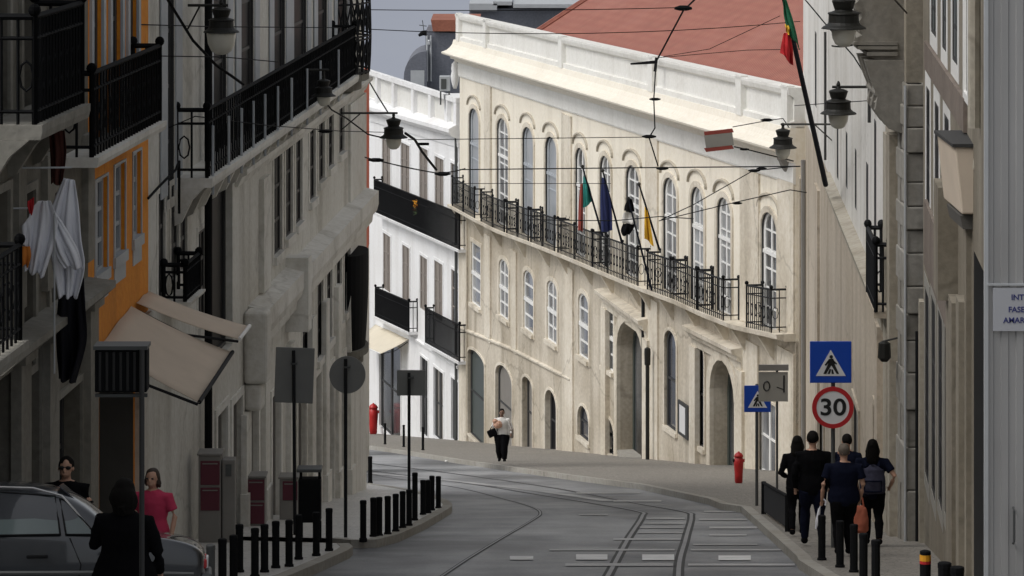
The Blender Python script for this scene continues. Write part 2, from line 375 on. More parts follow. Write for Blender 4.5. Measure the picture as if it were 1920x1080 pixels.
# ---------------------------------------------------------------- walls with real openings
class Wall:
    """a vertical plane: A is its left end in the photo, u runs along it, +y goes into the house"""
    def __init__(s, pA, YA, pB, YB):
        s.A = Vector(((pA - CX) / F * YA, YA)); B = Vector(((pB - CX) / F * YB, YB))
        s.t = (B - s.A); s.L = s.t.length; s.t.normalize(); s.yv = Vector((-s.t.y, s.t.x)); s.z0 = gz(YA)
        s.M = Matrix(((s.t.x, s.yv.x, 0, s.A.x), (s.t.y, s.yv.y, 0, s.A.y), (0, 0, 1, s.z0), (0, 0, 0, 1)))
    def at(s, px, py, d=0.0):
        k = (px - CX) / F; a = s.A - s.yv * d
        u = (k * a.y - a.x) / (s.t.x - k * s.t.y); Y = a.y + s.t.y * u
        return u, -(py - HY) / F * Y - s.z0
    def g(s, u): return gz(s.A.y + s.t.y * u) - s.z0
class House:
    def __init__(s, name, label, cat, wall, top, wmat, depth=8.0, bottom=None, outline=None, back_mat=None):
        s.w = wall; s.root = thing(name, label, cat, M=wall.M); s.holes = []; s.wmat = wmat; s.depth = depth; s.rmats = []
        L = wall.L
        s.outline = outline or [(0, wall.g(0) - 0.5), (L, wall.g(L) - 0.5), (L, top - wall.z0), (0, top - wall.z0)]
        s.top = top - wall.z0
    def rmat(s, m):
        if m not in s.rmats: s.rmats.append(m)
        return s.rmats.index(m) + 1
    def wall_mesh(s, name='wall', outline=None, mat=None, body=True, holes=None):
        mb = MB(); out = outline or s.outline; holes = s.holes if holes is None else holes
        co = [Vector(p) for p in out]; fc = [list(range(len(out)))]; ed = []
        for poly, dp, mi in holes:
            o = len(co); co += [Vector(p) for p in poly]; fc.append(list(range(o, o + len(poly))))
        r = delaunay_2d_cdt(co, ed, fc, 1, 1e-5)
        fs = []
        for f, orig in zip(r[2], r[5]):
            c = sum((r[0][i] for i in f), Vector((0, 0))) / len(f)
            if any(inside(c, h[0]) for h in holes): continue
            fs.append(f)
        mb.add([(v.x, 0, v.y) for v in r[0]], [tuple(f) for f in fs])
        for poly, dp, mi in holes:
            n = len(poly)
            mb.add([(u, 0, z) for u, z in poly] + [(u, dp, z) for u, z in poly], [(i, (i + 1) % n, n + (i + 1) % n, n + i) for i in range(n)], mi)
        if body:
            u0 = min(p[0] for p in out); u1 = max(p[0] for p in out); zb = min(p[1] for p in out); D = s.depth
            zt0 = max(p[1] for p in out if abs(p[0] - u0) < 1e-6); zt1 = max(p[1] for p in out if abs(p[0] - u1) < 1e-6)
            mb.quad((u0, 0, zb), (u0, D, zb), (u0, D, zt0), (u0, 0, zt0)); mb.quad((u1, 0, zb), (u1, D, zb), (u1, D, zt1), (u1, 0, zt1))
            mb.quad((u0, D, zb), (u1, D, zb), (u1, D, zt1), (u0, D, zt0)); mb.quad((u0, 0, zt0), (u1, 0, zt1), (u1, D, zt1), (u0, D, zt0))
        return mb.build(name, [mat or s.wmat] + s.rmats, s.root, normals=False)
    # every opening is cut through the wall; frame, pane, sill and surround are pieces of the window
    def opening(s, px0, px1, pyt, pyb, arch=0.0, d=0.0):
        pm = (px0 + px1) / 2
        u0 = s.w.at(px0, pyt)[0]; u1 = s.w.at(px1, pyt)[0]; zt = s.w.at(pm, pyt)[1]; zb = s.w.at(pm, pyb)[1]
        return s.opening_uz(u0, u1, zb, zt, arch)
    def opening_uz(s, u0, u1, zb, zt, arch=0.0):
        poly = [(u0, zb), (u1, zb)]
        if arch > 0:
            uc = (u0 + u1) / 2; hw = (u1 - u0) / 2
            for k in range(0, 9):
                a = math.pi * k / 8
                poly.append((uc + hw * math.cos(a), zt - arch + arch * math.sin(a)))
        else: poly += [(u1, zt), (u0, zt)]
        return poly
    def window(s, poly, depth=0.12, rows=3, cols=2, fmat='frame_white', pmat='pane_dark', rmat=None, sur=0.0, surmat='trim_white', sill=True, bv=0.13, bh=0.06, name='window', fw=None, transom=None, surd=0.035, silld=0.12, frame_d=0.05):
        s.holes.append((poly, depth, s.rmat(rmat) if rmat else 0))
        us = [p[0] for p in poly]; zs = [p[1] for p in poly]; u0, u1, zb, zt = min(us), max(us), min(zs), max(zs)
        uc, zc = (u0 + u1) / 2, (zb + zt) / 2; hw, hh = (u1 - u0) / 2, (zt - zb) / 2
        fv = fw if fw else bv
        inn = [(uc + (u - uc) * (1 - min(0.6, fv / hw)), zc + (z - zc) * (1 - min(0.6, bh / hh))) for u, z in poly]
        mb = MB(); n = len(poly); y0 = depth - frame_d
        mb.add([(u, y0, z) for u, z in poly] + [(u, y0, z) for u, z in inn] + [(u, depth, z) for u, z in inn],
               [(i, (i + 1) % n, n + (i + 1) % n, n + i) for i in range(n)] + [(n + i, n + (i + 1) % n, 2 * n + (i + 1) % n, 2 * n + i) for i in range(n)])
        def ztop(u):
            best = zt
            for i in range(n):
                (a, b), (c, e) = poly[i], poly[(i + 1) % n]
                if min(b, e) > zb + 0.3 and min(a, c) - 1e-6 <= u <= max(a, c) + 1e-6 and abs(a - c) > 1e-6: best = b + (e - b) * (u - a) / (c - a)
            return best
        for k in range(1, cols):
            u = u0 + (u1 - u0) * k / cols; mb.box(u - bv / 2, u + bv / 2, y0 + 0.003, depth - 0.012, zb + bh * 0.5, ztop(u) - bh * 0.5)
        for k in range(1, rows):
            z = zb + (zt - zb) * k / rows; mb.box(u0 + 0.01, u1 - 0.01, y0 + 0.006, depth - 0.012, z - bh / 2, z + bh / 2)
        if transom is not None:
            z = zb + (zt - zb) * transom; mb.box(u0 + 0.01, u1 - 0.01, y0 - 0.03, depth - 0.012, z - bh * 1.1, z + bh * 1.1)
        w = mb.build(name, fmat, s.root)
        p = MB(); p.add([(u, depth - 0.008, z) for u, z in poly], [tuple(range(n))]); p.build('pane', pmat, w)
        if sur > 0:
            o = [(uc + (u - uc) * (1 + sur / hw), zc + (z - zc) * (1 + sur * 0.7 / hh)) for u, z in poly]; q = MB()
            q.add([(u, -surd, z) for u, z in poly] + [(u, -surd, z) for u, z in o] + [(u, 0.0, z) for u, z in o] + [(u, 0.004, z) for u, z in poly],
                  [(i, (i + 1) % n, n + (i + 1) % n, n + i) for i in range(n)] + [(n + i, n + (i + 1) % n, 2 * n + (i + 1) % n, 2 * n + i) for i in range(n)] + [(i, (i + 1) % n, 3 * n + (i + 1) % n, 3 * n + i) for i in range(n)])
            q.build('surround', surmat, w)
        if sill:
            q = MB(); q.box(u0 - 0.08, u1 + 0.08, -silld, depth * 0.5, zb - 0.12, zb + 0.02); q.build('sill', surmat, w)
        return w
    def railing(s, pts, d, h=1.0, step=0.14, r=0.012, mat='iron', parent=None, returns=True, scroll=True, post=True):
        """iron balcony railing: pts = (u, z) foot points, d out from the wall"""
        mb = MB()
        def run(p, q, n=None):
            p = Vector(p); q = Vector(q); L = (q - p).length; n = max(2, int(L / step))
            up = Vector((0, 0, h))
            mb.tube([p + up, q + up], r * 2.0, 4); mb.tube([p + up * 0.12, q + up * 0.12], r * 1.2, 4); mb.tube([p + up * 0.8, q + up * 0.8], r * 1.2, 4)
            for k in range(n + 1):
                a = p + (q - p) * (k / n); mb.tube([a, a + up], r * (1.8 if k in (0, n) else 1.0), 4)
                if scroll and k < n and k % 2 == 0:
                    c = p + (q - p) * ((k + 0.5) / n) + up * 0.45; ax = (q - p).normalized() * min(step * 0.45, 0.08)
                    mb.tube([c + ax * math.cos(t) + Vector((0, 0, 0.16 * math.sin(t))) for t in [2 * math.pi * j / 8 for j in range(9)]], r * 0.8, 4)
            if post:
                for a in (p, q): mb.ball(a + up * 1.06, r * 4, 6)
        P3 = [(u, -d, z) for u, z in pts]
        for a, b in zip(P3, P3[1:]): run(a, b)
        if returns:
            run((P3[0][0], -0.02, P3[0][2]), P3[0]); run(P3[-1], (P3[-1][0], -0.02, P3[-1][2]))
        return mb.build('railing', mat, parent if parent is not None else s.root)
    def balcony(s, pL, pyL, pR, d=0.5, th=0.16, h=1.0, smat='left_trim', rmat='iron', step=0.14, r=0.012, brackets=True, pyR=None, scroll=True):
        """pL, pR: photo columns of the slab's outer lower corners; pyL: row of the left one"""
        u0, z0 = s.w.at(pL, pyL, d); u1, z1 = s.w.at(pR, pyR if pyR else pyL, d)
        z1 = z1 if pyR else z0
        mb = MB(); mb.sweep([(u0 - 0.05, z0), (u1 + 0.05, z1)], [(0, 0.0), (d + 0.03, 0.0), (d + 0.05, th * 0.5), (d + 0.05, th), (0, th)])
        if brackets:
            n = max(2, int((u1 - u0) / 1.1))
            for k in range(n + 1):
                u = u0 + (u1 - u0) * (k + 0.0) / n; z = z0 + (z1 - z0) * k / n
                mb.add([(u + a, y, z + b) for a in (-0.07, 0.07) for y, b in ((0, -0.003), (-d * 0.85, -0.003), (-d * 0.5, -0.18), (-0.1, -0.5), (0, -0.55))],
                       [(0, 1, 2, 3, 4), (9, 8, 7, 6, 5)] + [(i, (i + 1) % 5, 5 + (i + 1) % 5, 5 + i) for i in range(5)])
        b = mb.build('balcony', smat, s.root)
        s.railing([(u0, z0 + th), (u1, z1 + th)], d - 0.04, h, step, r, rmat, b, scroll=scroll)
        return b
def inside(p, poly):
    c = False; n = len(poly); j = n - 1
    for i in range(n):
        (xi, yi), (xj, yj) = poly[i], poly[j]
        if (yi > p[1]) != (yj > p[1]) and p[0] < (xj - xi) * (p[1] - yi) / (yj - yi) + xi: c = not c
        j = i
    return c
ORD = ['first', 'second', 'third', 'fourth', 'fifth', 'sixth', 'seventh', 'eighth', 'ninth', 'tenth', 'eleventh', 'twelfth', 'thirteenth', 'fourteenth', 'fifteenth']
# ================================================================ SETTING: sky, street, pavements, tracks
mb = MB(); n = 40; rad = 1500.0
arc = [(rad * math.sin(R(-70 + 140 * k / n)), rad * math.cos(R(-70 + 140 * k / n))) for k in range(n + 1)]
for (x0, y0), (x1, y1) in zip(arc, arc[1:]): mb.quad((x0, y0, -420), (x1, y1, -420), (x1, y1, 60), (x0, y0, 60))
tag(mb.build('sky', 'overcast_sky'), kind='structure')
mb = MB(); xs = [-200, -60, -30, -12, -6, 0, 6, 12, 30, 60, 200]; ys = [-40, 0, 20, 30, 40, 50, 60, 70, 80, 90, 100, 110, 120, 130, 140, 150, 160, 180, 200, 260, 400, 600]
for a, b in zip(xs, xs[1:]):
    for c, e in zip(ys, ys[1:]): mb.quad((a, c, gz(c)), (b, c, gz(c)), (b, e, gz(e)), (a, e, gz(e)))
tag(mb.build('road', 'asphalt'), kind='structure')
KH = 0.12
def pavement(name, kerb, inner, kh=KH, smat='limestone_setts'):
    """kerb: polyline on the road side; inner: the far side of the sheet"""
    poly = kerb + inner
    co = [Vector((p.x, p.y)) for p in poly]
    r = delaunay_2d_cdt(co, [], [list(range(len(co)))], 1, 1e-6)
    mb = MB(); mb.add([(v.x, v.y, gz(v.y) + kh) for v in r[0]], [tuple(f) for f in r[2]])
    o = tag(mb.build(name, smat, normals=False), kind='structure')
    for p in o.data.polygons:
        if p.normal.z < 0: p.flip()
    k = MB(); m = len(kerb)
    nrm = []
    for i in range(m):
        t = (kerb[min(i + 1, m - 1)] - kerb[max(i - 1, 0)]); t = Vector((t.x, t.y)).normalized(); nrm.append(Vector((-t.y, t.x)))
    cen = sum((Vector((p.x, p.y)) for p in inner), Vector((0, 0))) / len(inner)
    def q(i, off, h): x = kerb[i].x + nrm[i].x * off; y = kerb[i].y + nrm[i].y * off; return (x, y, gz(y) + h)
    sgn = 1 if nrm[m // 2].dot(cen - Vector((kerb[m // 2].x, kerb[m // 2].y))) > 0 else -1
    for i in range(m - 1):
        for (o1, h1), (o2, h2) in (((-0.02, -0.05), (-0.02, kh + 0.006)), ((-0.02, kh + 0.006), (0.16, kh + 0.006)), ((0.16, kh + 0.006), (0.16, kh - 0.03))):
            k.quad(q(i, o1 * sgn, h1), q(i + 1, o1 * sgn, h1), q(i + 1, o2 * sgn, h2), q(i, o2 * sgn, h2))
    tag(k.build('kerb', 'kerb_stone'), kind='structure')
# left pavement with the notch of the dropped crossing
kl = [Vector((-3.3, 36.6, 0)), Vector((-3.2, 38.2, 0))] + [G(x, y, KH) for x, y in ((545, 1077), (600, 1054), (652, 1031), (659, 1025), (652, 1019))]
kl2 = [G(x, y, KH) for x, y in ((616, 1009), (660, 1013), (705, 1012), (745, 1002), (790, 982), (826, 962), (844, 951), (846, 945), (838, 938), (815, 930), (770, 918), (715, 909), (690, 906))]
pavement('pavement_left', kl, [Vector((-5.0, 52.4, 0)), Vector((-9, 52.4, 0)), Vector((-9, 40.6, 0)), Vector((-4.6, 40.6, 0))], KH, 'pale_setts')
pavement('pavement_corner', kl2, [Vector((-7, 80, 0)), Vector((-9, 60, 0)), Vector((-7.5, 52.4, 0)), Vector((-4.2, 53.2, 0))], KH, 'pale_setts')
mb = MB(); a = G(652, 1019, 0.05); b = G(616, 1009, 0.05)          # dropped crossing between the two
kr = [Vector((-40, 178, 0)), Vector((-14, 152, 0))] + [G(x, y, KH) for x, y in ((690, 836), (760, 846), (860, 862), (960, 876), (1060, 890), (1200, 908), (1330, 935), (1352, 944), (1392, 950), (1430, 983), (1486, 1033), (1497, 1043), (1500, 1050), (1545, 1078), (1640, 1130))] + [Vector((3.95, 30, 0)), Vector((3.0, 16, 0)), Vector((1.8, 0, 0))]
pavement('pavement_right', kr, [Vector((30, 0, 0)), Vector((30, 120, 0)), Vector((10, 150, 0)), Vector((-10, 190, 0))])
# tram tracks
def strip(name, pts, w, h, mat, kind='structure'):
    c = catmull([(p.x, p.y, 0) for p in pts], 8); mb = MB()
    for i in range(len(c) - 1):
        qs = []
        for j in (i, i + 1):
            t = c[min(j + 1, len(c) - 1)] - c[max(j - 1, 0)]; t.normalize(); nn = Vector((-t.y, t.x, 0)) * (w / 2)
            qs.append((c[j] + nn, c[j] - nn))
        f = lambda v: (v.x, v.y, gz(v.y) + h)
        mb.quad(f(qs[0][0]), f(qs[0][1]), f(qs[1][1]), f(qs[1][0]))
    o = mb.build(name, mat, normals=False)
    for p in o.data.polygons:
        if p.normal.z < 0: p.flip()
    return tag(o, kind=kind)
RAILS = [[(1300, 1330), (1272, 1080), (1286, 1010), (1296, 970), (1284, 960), (1200, 945), (1100, 926), (1000, 909), (850, 888), (690, 868), (560, 852)],
         [(1000, 1330), (1140, 1080), (1177, 1012), (1204, 969), (1196, 959), (1100, 942), (1000, 926), (880, 907), (690, 882), (560, 866)],
         [(480, 1330), (830, 1080), (920, 1022), (998, 976), (1013, 963), (1000, 952), (950, 937), (860, 915), (740, 897), (690, 889), (560, 873)]]
for i, rl in enumerate(RAILS):
    pts = [G(x, y) for x, y in rl]
    if i < 2:
        strip('tram_rail_bed', pts, 0.15, 0.004, 'rail_groove'); strip('tram_rail', pts, 0.06, 0.009, 'rail_steel')
    else:
        strip('tram_rail_bed', pts, 0.075, 0.004, 'rail_groove'); strip('tram_rail', pts, 0.03, 0.009, 'rail_steel')
# worn painted marks and paler slab joints, each a sheet just above the asphalt
def mark(x0, x1, y0, y1, mat, skew=0, h=0.013):
    a, b, c, e = G(x0, y1), G(x1, y1), G(x1 + skew, y0), G(x0 + skew, y0); mb = MB()
    f = lambda v: (v.x, v.y, gz(v.y) + h)
    mb.quad(f(a), f(b), f(c), f(e)); return mb
for x0, x1, y0, y1 in ((956, 1000, 1044, 1051), (1080, 1139, 1041, 1051), (1204, 1264, 1041, 1052), (1347, 1408, 1043, 1052)):
    tag(mark(x0, x1, y0, y1, '').build('road_marking', 'paint_white', normals=False), kind='structure')
random.seed(4)
joints = MB()
for y, xa, xb, t in ((973, 1212, 1284, 3), (982, 1208, 1282, 3), (990, 1200, 1281, 3), (1000, 1195, 1280, 2), (1012, 1150, 1276, 3), (1032, 1030, 1265, 3), (1060, 1060, 1262, 5), (966, 1085, 1140, 2), (975, 1310, 1400, 3), (990, 1330, 1420, 4), (1004, 1330, 1400, 3), (1032, 1295, 1465, 3), (1060, 1290, 1490, 4), (1022, 1300, 1420, 2), (940, 1150, 1240, 3), (925, 1080, 1200, 3), (932, 1290, 1330, 2), (960, 1320, 1380, 2)):
    q = mark(xa, xb, y - t / 2, y + t / 2, '', h=0.0025 if False else 0.011); joints.add(q.v, q.f)
tag(joints.build('worn_crossing_bars', 'paint_worn', normals=False), kind='structure')
pts = [G(x, y) for x, y in ((600, 868), (740, 889), (850, 902), (960, 919), (1080, 938), (1190, 956), (1290, 952))]
strip('lane_line', [G(x, y) for x, y in ((690, 888), (800, 897), (900, 908), (1000, 920), (1080, 931), (1140, 940))], 0.30, 0.010, 'paint_worn')

# ================================================================ LEFT SIDE
YL = lambda px: 51155.0 / (1351.0 - px)
def LW(a, b): return Wall(a, YL(a), b, YL(b))
# ---- dark old house at the near left
w = LW(-30, 165)
hA = House('dark_stone_house', 'dark weathered stone house at the far left with laundry hanging from its front', 'house', w, 4.0, 'dark_stone', 7)
for a, b, t, e in ((-12, 22, 690, 1100), (44, 74, 660, 1100), (100, 150, 735, 1100)):
    hA.window(hA.opening(a, b, t, e), 0.25, 3, 2, 'frame_dark', 'pane_black', sill=False, name='shop_door', surmat='dark_trim', sur=0.12)
for a, b in ((-10, 14), (40, 62), (92, 112)):
    hA.window(hA.opening(a, b, 360, 690), 0.2, 4, 2, 'frame_dark', 'pane_black', surmat='dark_trim', sur=0.14, sill=False)
    hA.window(hA.opening(a, b, -70, 215), 0.2, 4, 2, 'frame_dark', 'pane_black', surmat='dark_trim', sur=0.14, sill=False)
for u in (w.at(30, 800)[0], w.at(84, 800)[0], w.at(160, 800)[0]):
    mb = MB(); mb.box(u - 0.28, u + 0.28, -0.12, 0.0, w.g(u) - 0.3, w.at(0, 700)[1]); mb.box(u - 0.34, u + 0.34, -0.18, 0.0, w.at(0, 700)[1], w.at(0, 680)[1])
    mb.box(u - 0.22, u + 0.22, -0.08, 0.0, w.at(0, 600)[1], w.at(0, 330)[1]); mb.build('pilaster', 'dark_trim', hA.root)
mb = MB(); z = w.at(0, 690)[1]; mb.sweep([(0, z), (w.L, z)], [(0, 0), (0.2, 0.05), (0.35, 0.18), (0.35, 0.26), (0, 0.3)]); mb.build('string_course', 'dark_trim', hA.root)
hA.balcony(-45, 735, 44, 0.55, 0.16, 1.0, 'dark_trim', 'iron_dark', step=0.2, r=0.016)
hA.balcony(72, 262, 160, 0.6, 0.16, 1.15, 'dark_trim', 'iron_dark', step=0.17, r=0.018)
hA.wall_mesh()
# ---- house on the near side of the side street, unseen, added outside the frame to shade the street mouth
w = Wall(-560, 14.0, -250, 31.5)
hN = House('unseen_shade_house', 'unseen plain grey house added beyond the left edge to shade the street mouth', 'house', w, 3.5, 'left_grey', 7)
for k in range(5):
    for z in (0.6, 4.0):
        u = 1.2 + k * 3.3; zz_ = w.g(u) + z; hN.window(hN.opening_uz(u, u + 1.2, zz_, zz_ + 2.3), 0.1, 3, 2, 'frame_white', 'pane_dark', sur=0.16, surmat='left_trim')
hN.wall_mesh()
# ---- orange house
w = LW(165, 278)
hB = House('orange_house', 'narrow orange plastered house with an iron balcony above a beige awning', 'house', w, 3.5, 'orange_plaster', 7)
for a, b, t, e in ((178, 201, 335, 512), (214, 234, 308, 478), (249, 264, 285, 446)):
    o = hB.opening(a, b, t, e); hB.window(o, 0.10, 3, 2, 'shutter_grey', 'pane_blue', sur=0.05, surmat='shutter_grey', sill=True, bv=0.1, surd=0.015, silld=0.04)
    us = [p[0] for p in o]; zb = min(p[1] for p in o)
    mb = MB(); mb.box(min(us) - 0.02, max(us) + 0.02, -0.012, 0, zb - 0.34, zb - 0.10); mb.build('apron_panel', 'shutter_grey', hB.root)
for a, b in ((172, 190), (207, 226), (240, 256)):
    u0 = w.at(a, 0)[0]; u1 = w.at(b, 0)[0]; zb = w.at(175, 312)[1] + 0.2
    hB.window(hB.opening_uz(u0, u1, zb, zb + 3.1), 0.10, 4, 2, 'frame_dark', 'pane_blue', sur=0.16, surmat='shutter_grey', sill=False)
hB.balcony(178, 314, 305, 0.42, 0.12, 1.0, 'left_trim', 'iron_dark', step=0.2, r=0.017, brackets=False)
z = w.at(175, 640)[1]
u0, u1 = w.at(186, 800)[0], w.at(250, 800)[0]
hB.window(hB.opening_uz(u0, u1, w.g(u0) - 0.2, z - 0.25), 0.5, 1, 2, 'frame_dark', 'pane_black', 'reveal_dark', sill=False, name='shop_front')
mb = MB(); mb.box(u1 + 0.12, w.L - 0.02, -0.06, 0, w.g(w.L) - 0.6, z - 0.2); mb.build('pilaster', 'left_trim', hB.root)
hB.wall_mesh()
# ---- long grey-white corner house
w = LW(278, 683)
hC = House('grey_corner_house', 'long grey white house with continuous second floor balcony running to the street corner', 'house', w, 0.6, 'left_grey', 9)
zfl = -5.55 - w.z0                                                  # second-floor balcony level
for a, b in ((312, 326), (398, 424), (450, 475), (512, 534), (549, 574), (594, 613), (632, 650)):
    u0, u1 = w.at(a, 0)[0], w.at(b, 0)[0]
    hC.window(hC.opening_uz(u0, u1, zfl + 0.12, zfl + 3.3), 0.08, 4, 1, 'frame_dark', 'pane_black', 'frame_dark', sur=0.20, surmat='left_trim', sill=False, bv=0.08, surd=0.012, frame_d=0.03)
    for q0, q1 in ((u0 - 0.62, u0 - 0.04), (u1 + 0.04, u1 + 0.62)):
        mb = MB(); mb.box(q0, q1, -0.03, -0.012, zfl + 0.2, zfl + 3.1); mb.build('shutter', 'shutter_grey', hC.root)
u0, u1 = w.at(352, 300)[0], w.at(378, 300)[0]
for a, b, t, e in ((513, 528, 287, 477), (535, 548, 263, 445), (554, 566, 240, 420), (580, 591, 195, 376), (597, 608, 212, 340), (615, 625, 198, 314), (635, 645, 186, 288)):
    hC.window(hC.opening(a, b, t, e), 0.06, 3, 2, 'frame_dark', 'pane_black', sur=0.16, surmat='left_trim', bv=0.07, surd=0.015, silld=0.07, frame_d=0.03)
for a, b, t, e in ((296, 309, 360, 560), (320, 334, 345, 520), (337, 350, 335, 505), (371, 385, 430, 600)):
    hC.window(hC.opening(a, b, t, e), 0.05, 3, 2, 'frame_dark', 'pane_black', sur=0.12, surmat='left_trim', bv=0.07, sill=False, surd=0.012, frame_d=0.03)
hC.window(hC.opening(394, 436, 352, 668), 0.16, 1, 1, 'frame_dark', 'pane_black', sill=False, name='tall_doorway', bv=0.1)
for a, b, t, e in ((566, 580, 580, 720), (594, 605, 523, 672), (612, 622, 493, 640), (630, 640, 465, 610), (645, 654, 438, 584)):
    hC.window(hC.opening(a, b, t, e), 0.06, 3, 2, 'frame_dark', 'pane_black', sur=0.16, surmat='left_trim', bv=0.07, surd=0.015, silld=0.07, frame_d=0.03)
for a, b, t, e in ((405, 424, 770, 1010), (434, 452, 750, 990), (462, 482, 725, 985), (508, 524, 735, 975), (556, 572, 735, 965), (586, 600, 705, 950), (612, 624, 690, 942), (636, 646, 672, 935)):
    u0, u1 = w.at(a, 900)[0], w.at(b, 900)[0]
    hC.window(hC.opening_uz(u0, u1, w.g(u0) - 0.25, w.at((a + b) / 2, t)[1]), 0.12, 1, 1, 'door_grey', 'door_grey', sur=0.18, surmat='left_trim', sill=False, name='street_door', bv=0.1)
u0, u1 = w.at(660, 800)[0], w.at(680, 800)[0]
hC.window(hC.opening_uz(u0, u1, w.g(u0) - 0.5, w.at(672, 655)[1]), 0.16, 1, 1, 'frame_dark', 'frame_dark', sill=False, name='street_door')
for p in (456, 492, 540, 580, 606, 629, 652):                      # ground-floor pilasters
    u = w.at(p, 800)[0]; mb = MB(); zt = w.at(492, 690)[1]
    mb.box(u - 0.30, u + 0.30, -0.10, 0, w.g(u) - 0.6, zt - 0.1 if p > 480 else zt - 0.35); mb.box(u - 0.36, u + 0.36, -0.14, 0, w.g(u) - 0.6, w.g(u) + 0.7)
    mb.build('pilaster', 'left_trim', hC.root)
u0 = w.at(498, 640, 0.3)[0]; zA = w.at(513, 567, 0.3)[1]; zB = w.at(533, 636, 0.3)[1]
mb = MB(); mb.sweep([(u0, zB), (w.L - 0.2, zB)], [(0, 0), (0.08, 0), (0.10, 0.14), (0.20, 0.16), (0.22, 0.34), (0.30, 0.4), (0.34, 0.55), (0.34, zA - zB), (0, zA - zB + 0.08)]); mb.build('cornice', 'left_trim', hC.root)
mb = MB(); mb.box(u0 - 0.55, u0 - 0.003, -0.40, 0, zB - 0.3, zA + 0.06); mb.box(u0 - 0.50, u0 - 0.05, -0.30, 0, zB - 0.75, zB - 0.3)
bevel(mb.build('cornice_block', 'left_trim', hC.root), 0.07, 3)
um = w.at(566, 500, 0.3)[0]; mb = MB(); mb.box(um, um + 0.5, -0.42, 0, zB - 0.25, zA + 0.25); mb.build('cornice_block', 'left_trim', hC.root)
mb = MB(); u = w.at(492, 500)[0]; mb.box(u - 0.45, u + 0.45, -0.09, 0, zA + 0.1, zfl - 0.6); mb.build('pilaster', 'left_trim', hC.root)
u = w.at(376, 200)[0]; mb = MB(); mb.tube([(u, -0.12, w.at(372, 1000)[1]), (u, -0.12, zfl + 3.6)], 0.06, 8); mb.build('downpipe', 'iron_dark', hC.root)
u = w.at(655, 600)[0]; mb = MB(); mb.box(u - 0.2, w.L, -0.05, 0, w.g(w.L) - 0.3, zfl - 0.5); mb.build('corner_strip', 'left_trim', hC.root)
mb = MB(); mb.sweep([(w.at(440, 300)[0], zfl - 0.42), (w.L - 0.1, zfl - 0.42)], [(0, 0), (0.05, 0), (0.12, 0.16), (0.2, 0.2), (0.2, 0.28), (0, 0.3)]); mb.build('string_course', 'left_trim', hC.root)
# continuous balcony: slab, corbels, iron railing
d = 0.5
b = hC.balcony(393, 352, 668, d, 0.14, 0.98, 'left_trim', 'iron_dark', step=0.24, r=0.016)
for p in (398, 428, 452, 474, 496, 520, 546, 575, 600, 634):       # pale posts of the railing
    u, z = w.at(p, 300, d); mb = MB(); mb.tube([(u, -d - 0.01, zfl + 0.1), (u, -d - 0.01, zfl + 1.1)], 0.022, 5); mb.build('post', 'shutter_grey', b)
b = hC.balcony(352, 574, 378, 0.36, 0.06, 0.52, 'left_trim', 'iron_dark', step=0.12, r=0.016, brackets=False)
# bowed corner balconies at the far end
def bow(pc, pyb, h, dd, wd, mat, rmat, lattice, nm):
    uc = w.at(pc, pyb, dd)[0]; z0 = w.at(pc, pyb, dd)[1]
    pts = [(uc + wd * math.cos(a), -0.02 - dd * math.sin(a)) for a in [math.pi * k / 12 for k in range(13)]]
    mb = MB(); n = len(pts)
    mb.prism([(x, y, z0 - 0.14) for x, y in pts], (0, 0, 0.14))
    mb.prism([(uc + (x - uc) * 0.7, y * 0.7, z0 - 0.34) for x, y in pts], (0, 0, 0.2))
    b = mb.build(nm, mat, hC.root); r = MB(); belly = lambda t: 1.0 + 0.10 * math.sin(math.pi * (1 - t)) * (1 - t)
    def q(i, t):
        x, y = pts[i]; k = belly(t) if lattice else (0.82 + 0.42 * t - 0.24 * t * t); return Vector((uc + (x - uc) * k, y * k, z0 + h * t))
    if lattice:
        for t in (0.02, 0.33, 0.36, 0.67, 1.0): r.tube([q(i, t) for i in range(n)], 0.022, 5)
        for i in range(n): r.tube([q(i, k / 6) for k in range(7)], 0.020, 4)
        for i in range(n - 1):
            for a, c in ((0.02, 0.33), (0.36, 0.67), (0.67, 1.0)): r.tube([q(i, a), q(i + 1, c)], 0.016, 4); r.tube([q(i + 1, a), q(i, c)], 0.016, 4)
        r.build('railing', rmat, b)
    else:
        for i in range(n - 1):
            for k in range(8): r.quad(q(i, k / 8), q(i + 1, k / 8), q(i + 1, (k + 1) / 8), q(i, (k + 1) / 8))
        r.prism([q(i, 1.0) for i in range(n)], (0, 0, 0.06)); r.build('panel', rmat, b)
    return b
bow(689, 136, 2.2, 0.50, 1.3, 'dark_stone', 'iron', True, 'corner_balcony')
bow(688, 648, 1.95, 0.34, 1.0, 'dark_stone', 'iron_dark', False, 'corner_balcony')
hC.wall_mesh()
# ---- red house whose edge shows past the corner
w = Wall(610, 95.0, 684, 95.0)
hR = House('red_house', 'red plastered house showing only as a thin strip behind the grey corner house', 'house', w, P(690, 140, 95).z, 'red_plaster', 3)
zr_ = w.at(684, 482)[1]; hR.window(hR.opening(650, 670, 200, 330), 0.1)
hR.wall_mesh('wall', [(0, zr_), (w.L, zr_), (w.L, hR.top), (0, hR.top)]); hR.wall_mesh('base_wall', [(0, w.g(0) - .6), (w.L, w.g(0) - .6), (w.L, zr_), (0, zr_)], 'left_trim', True, [])

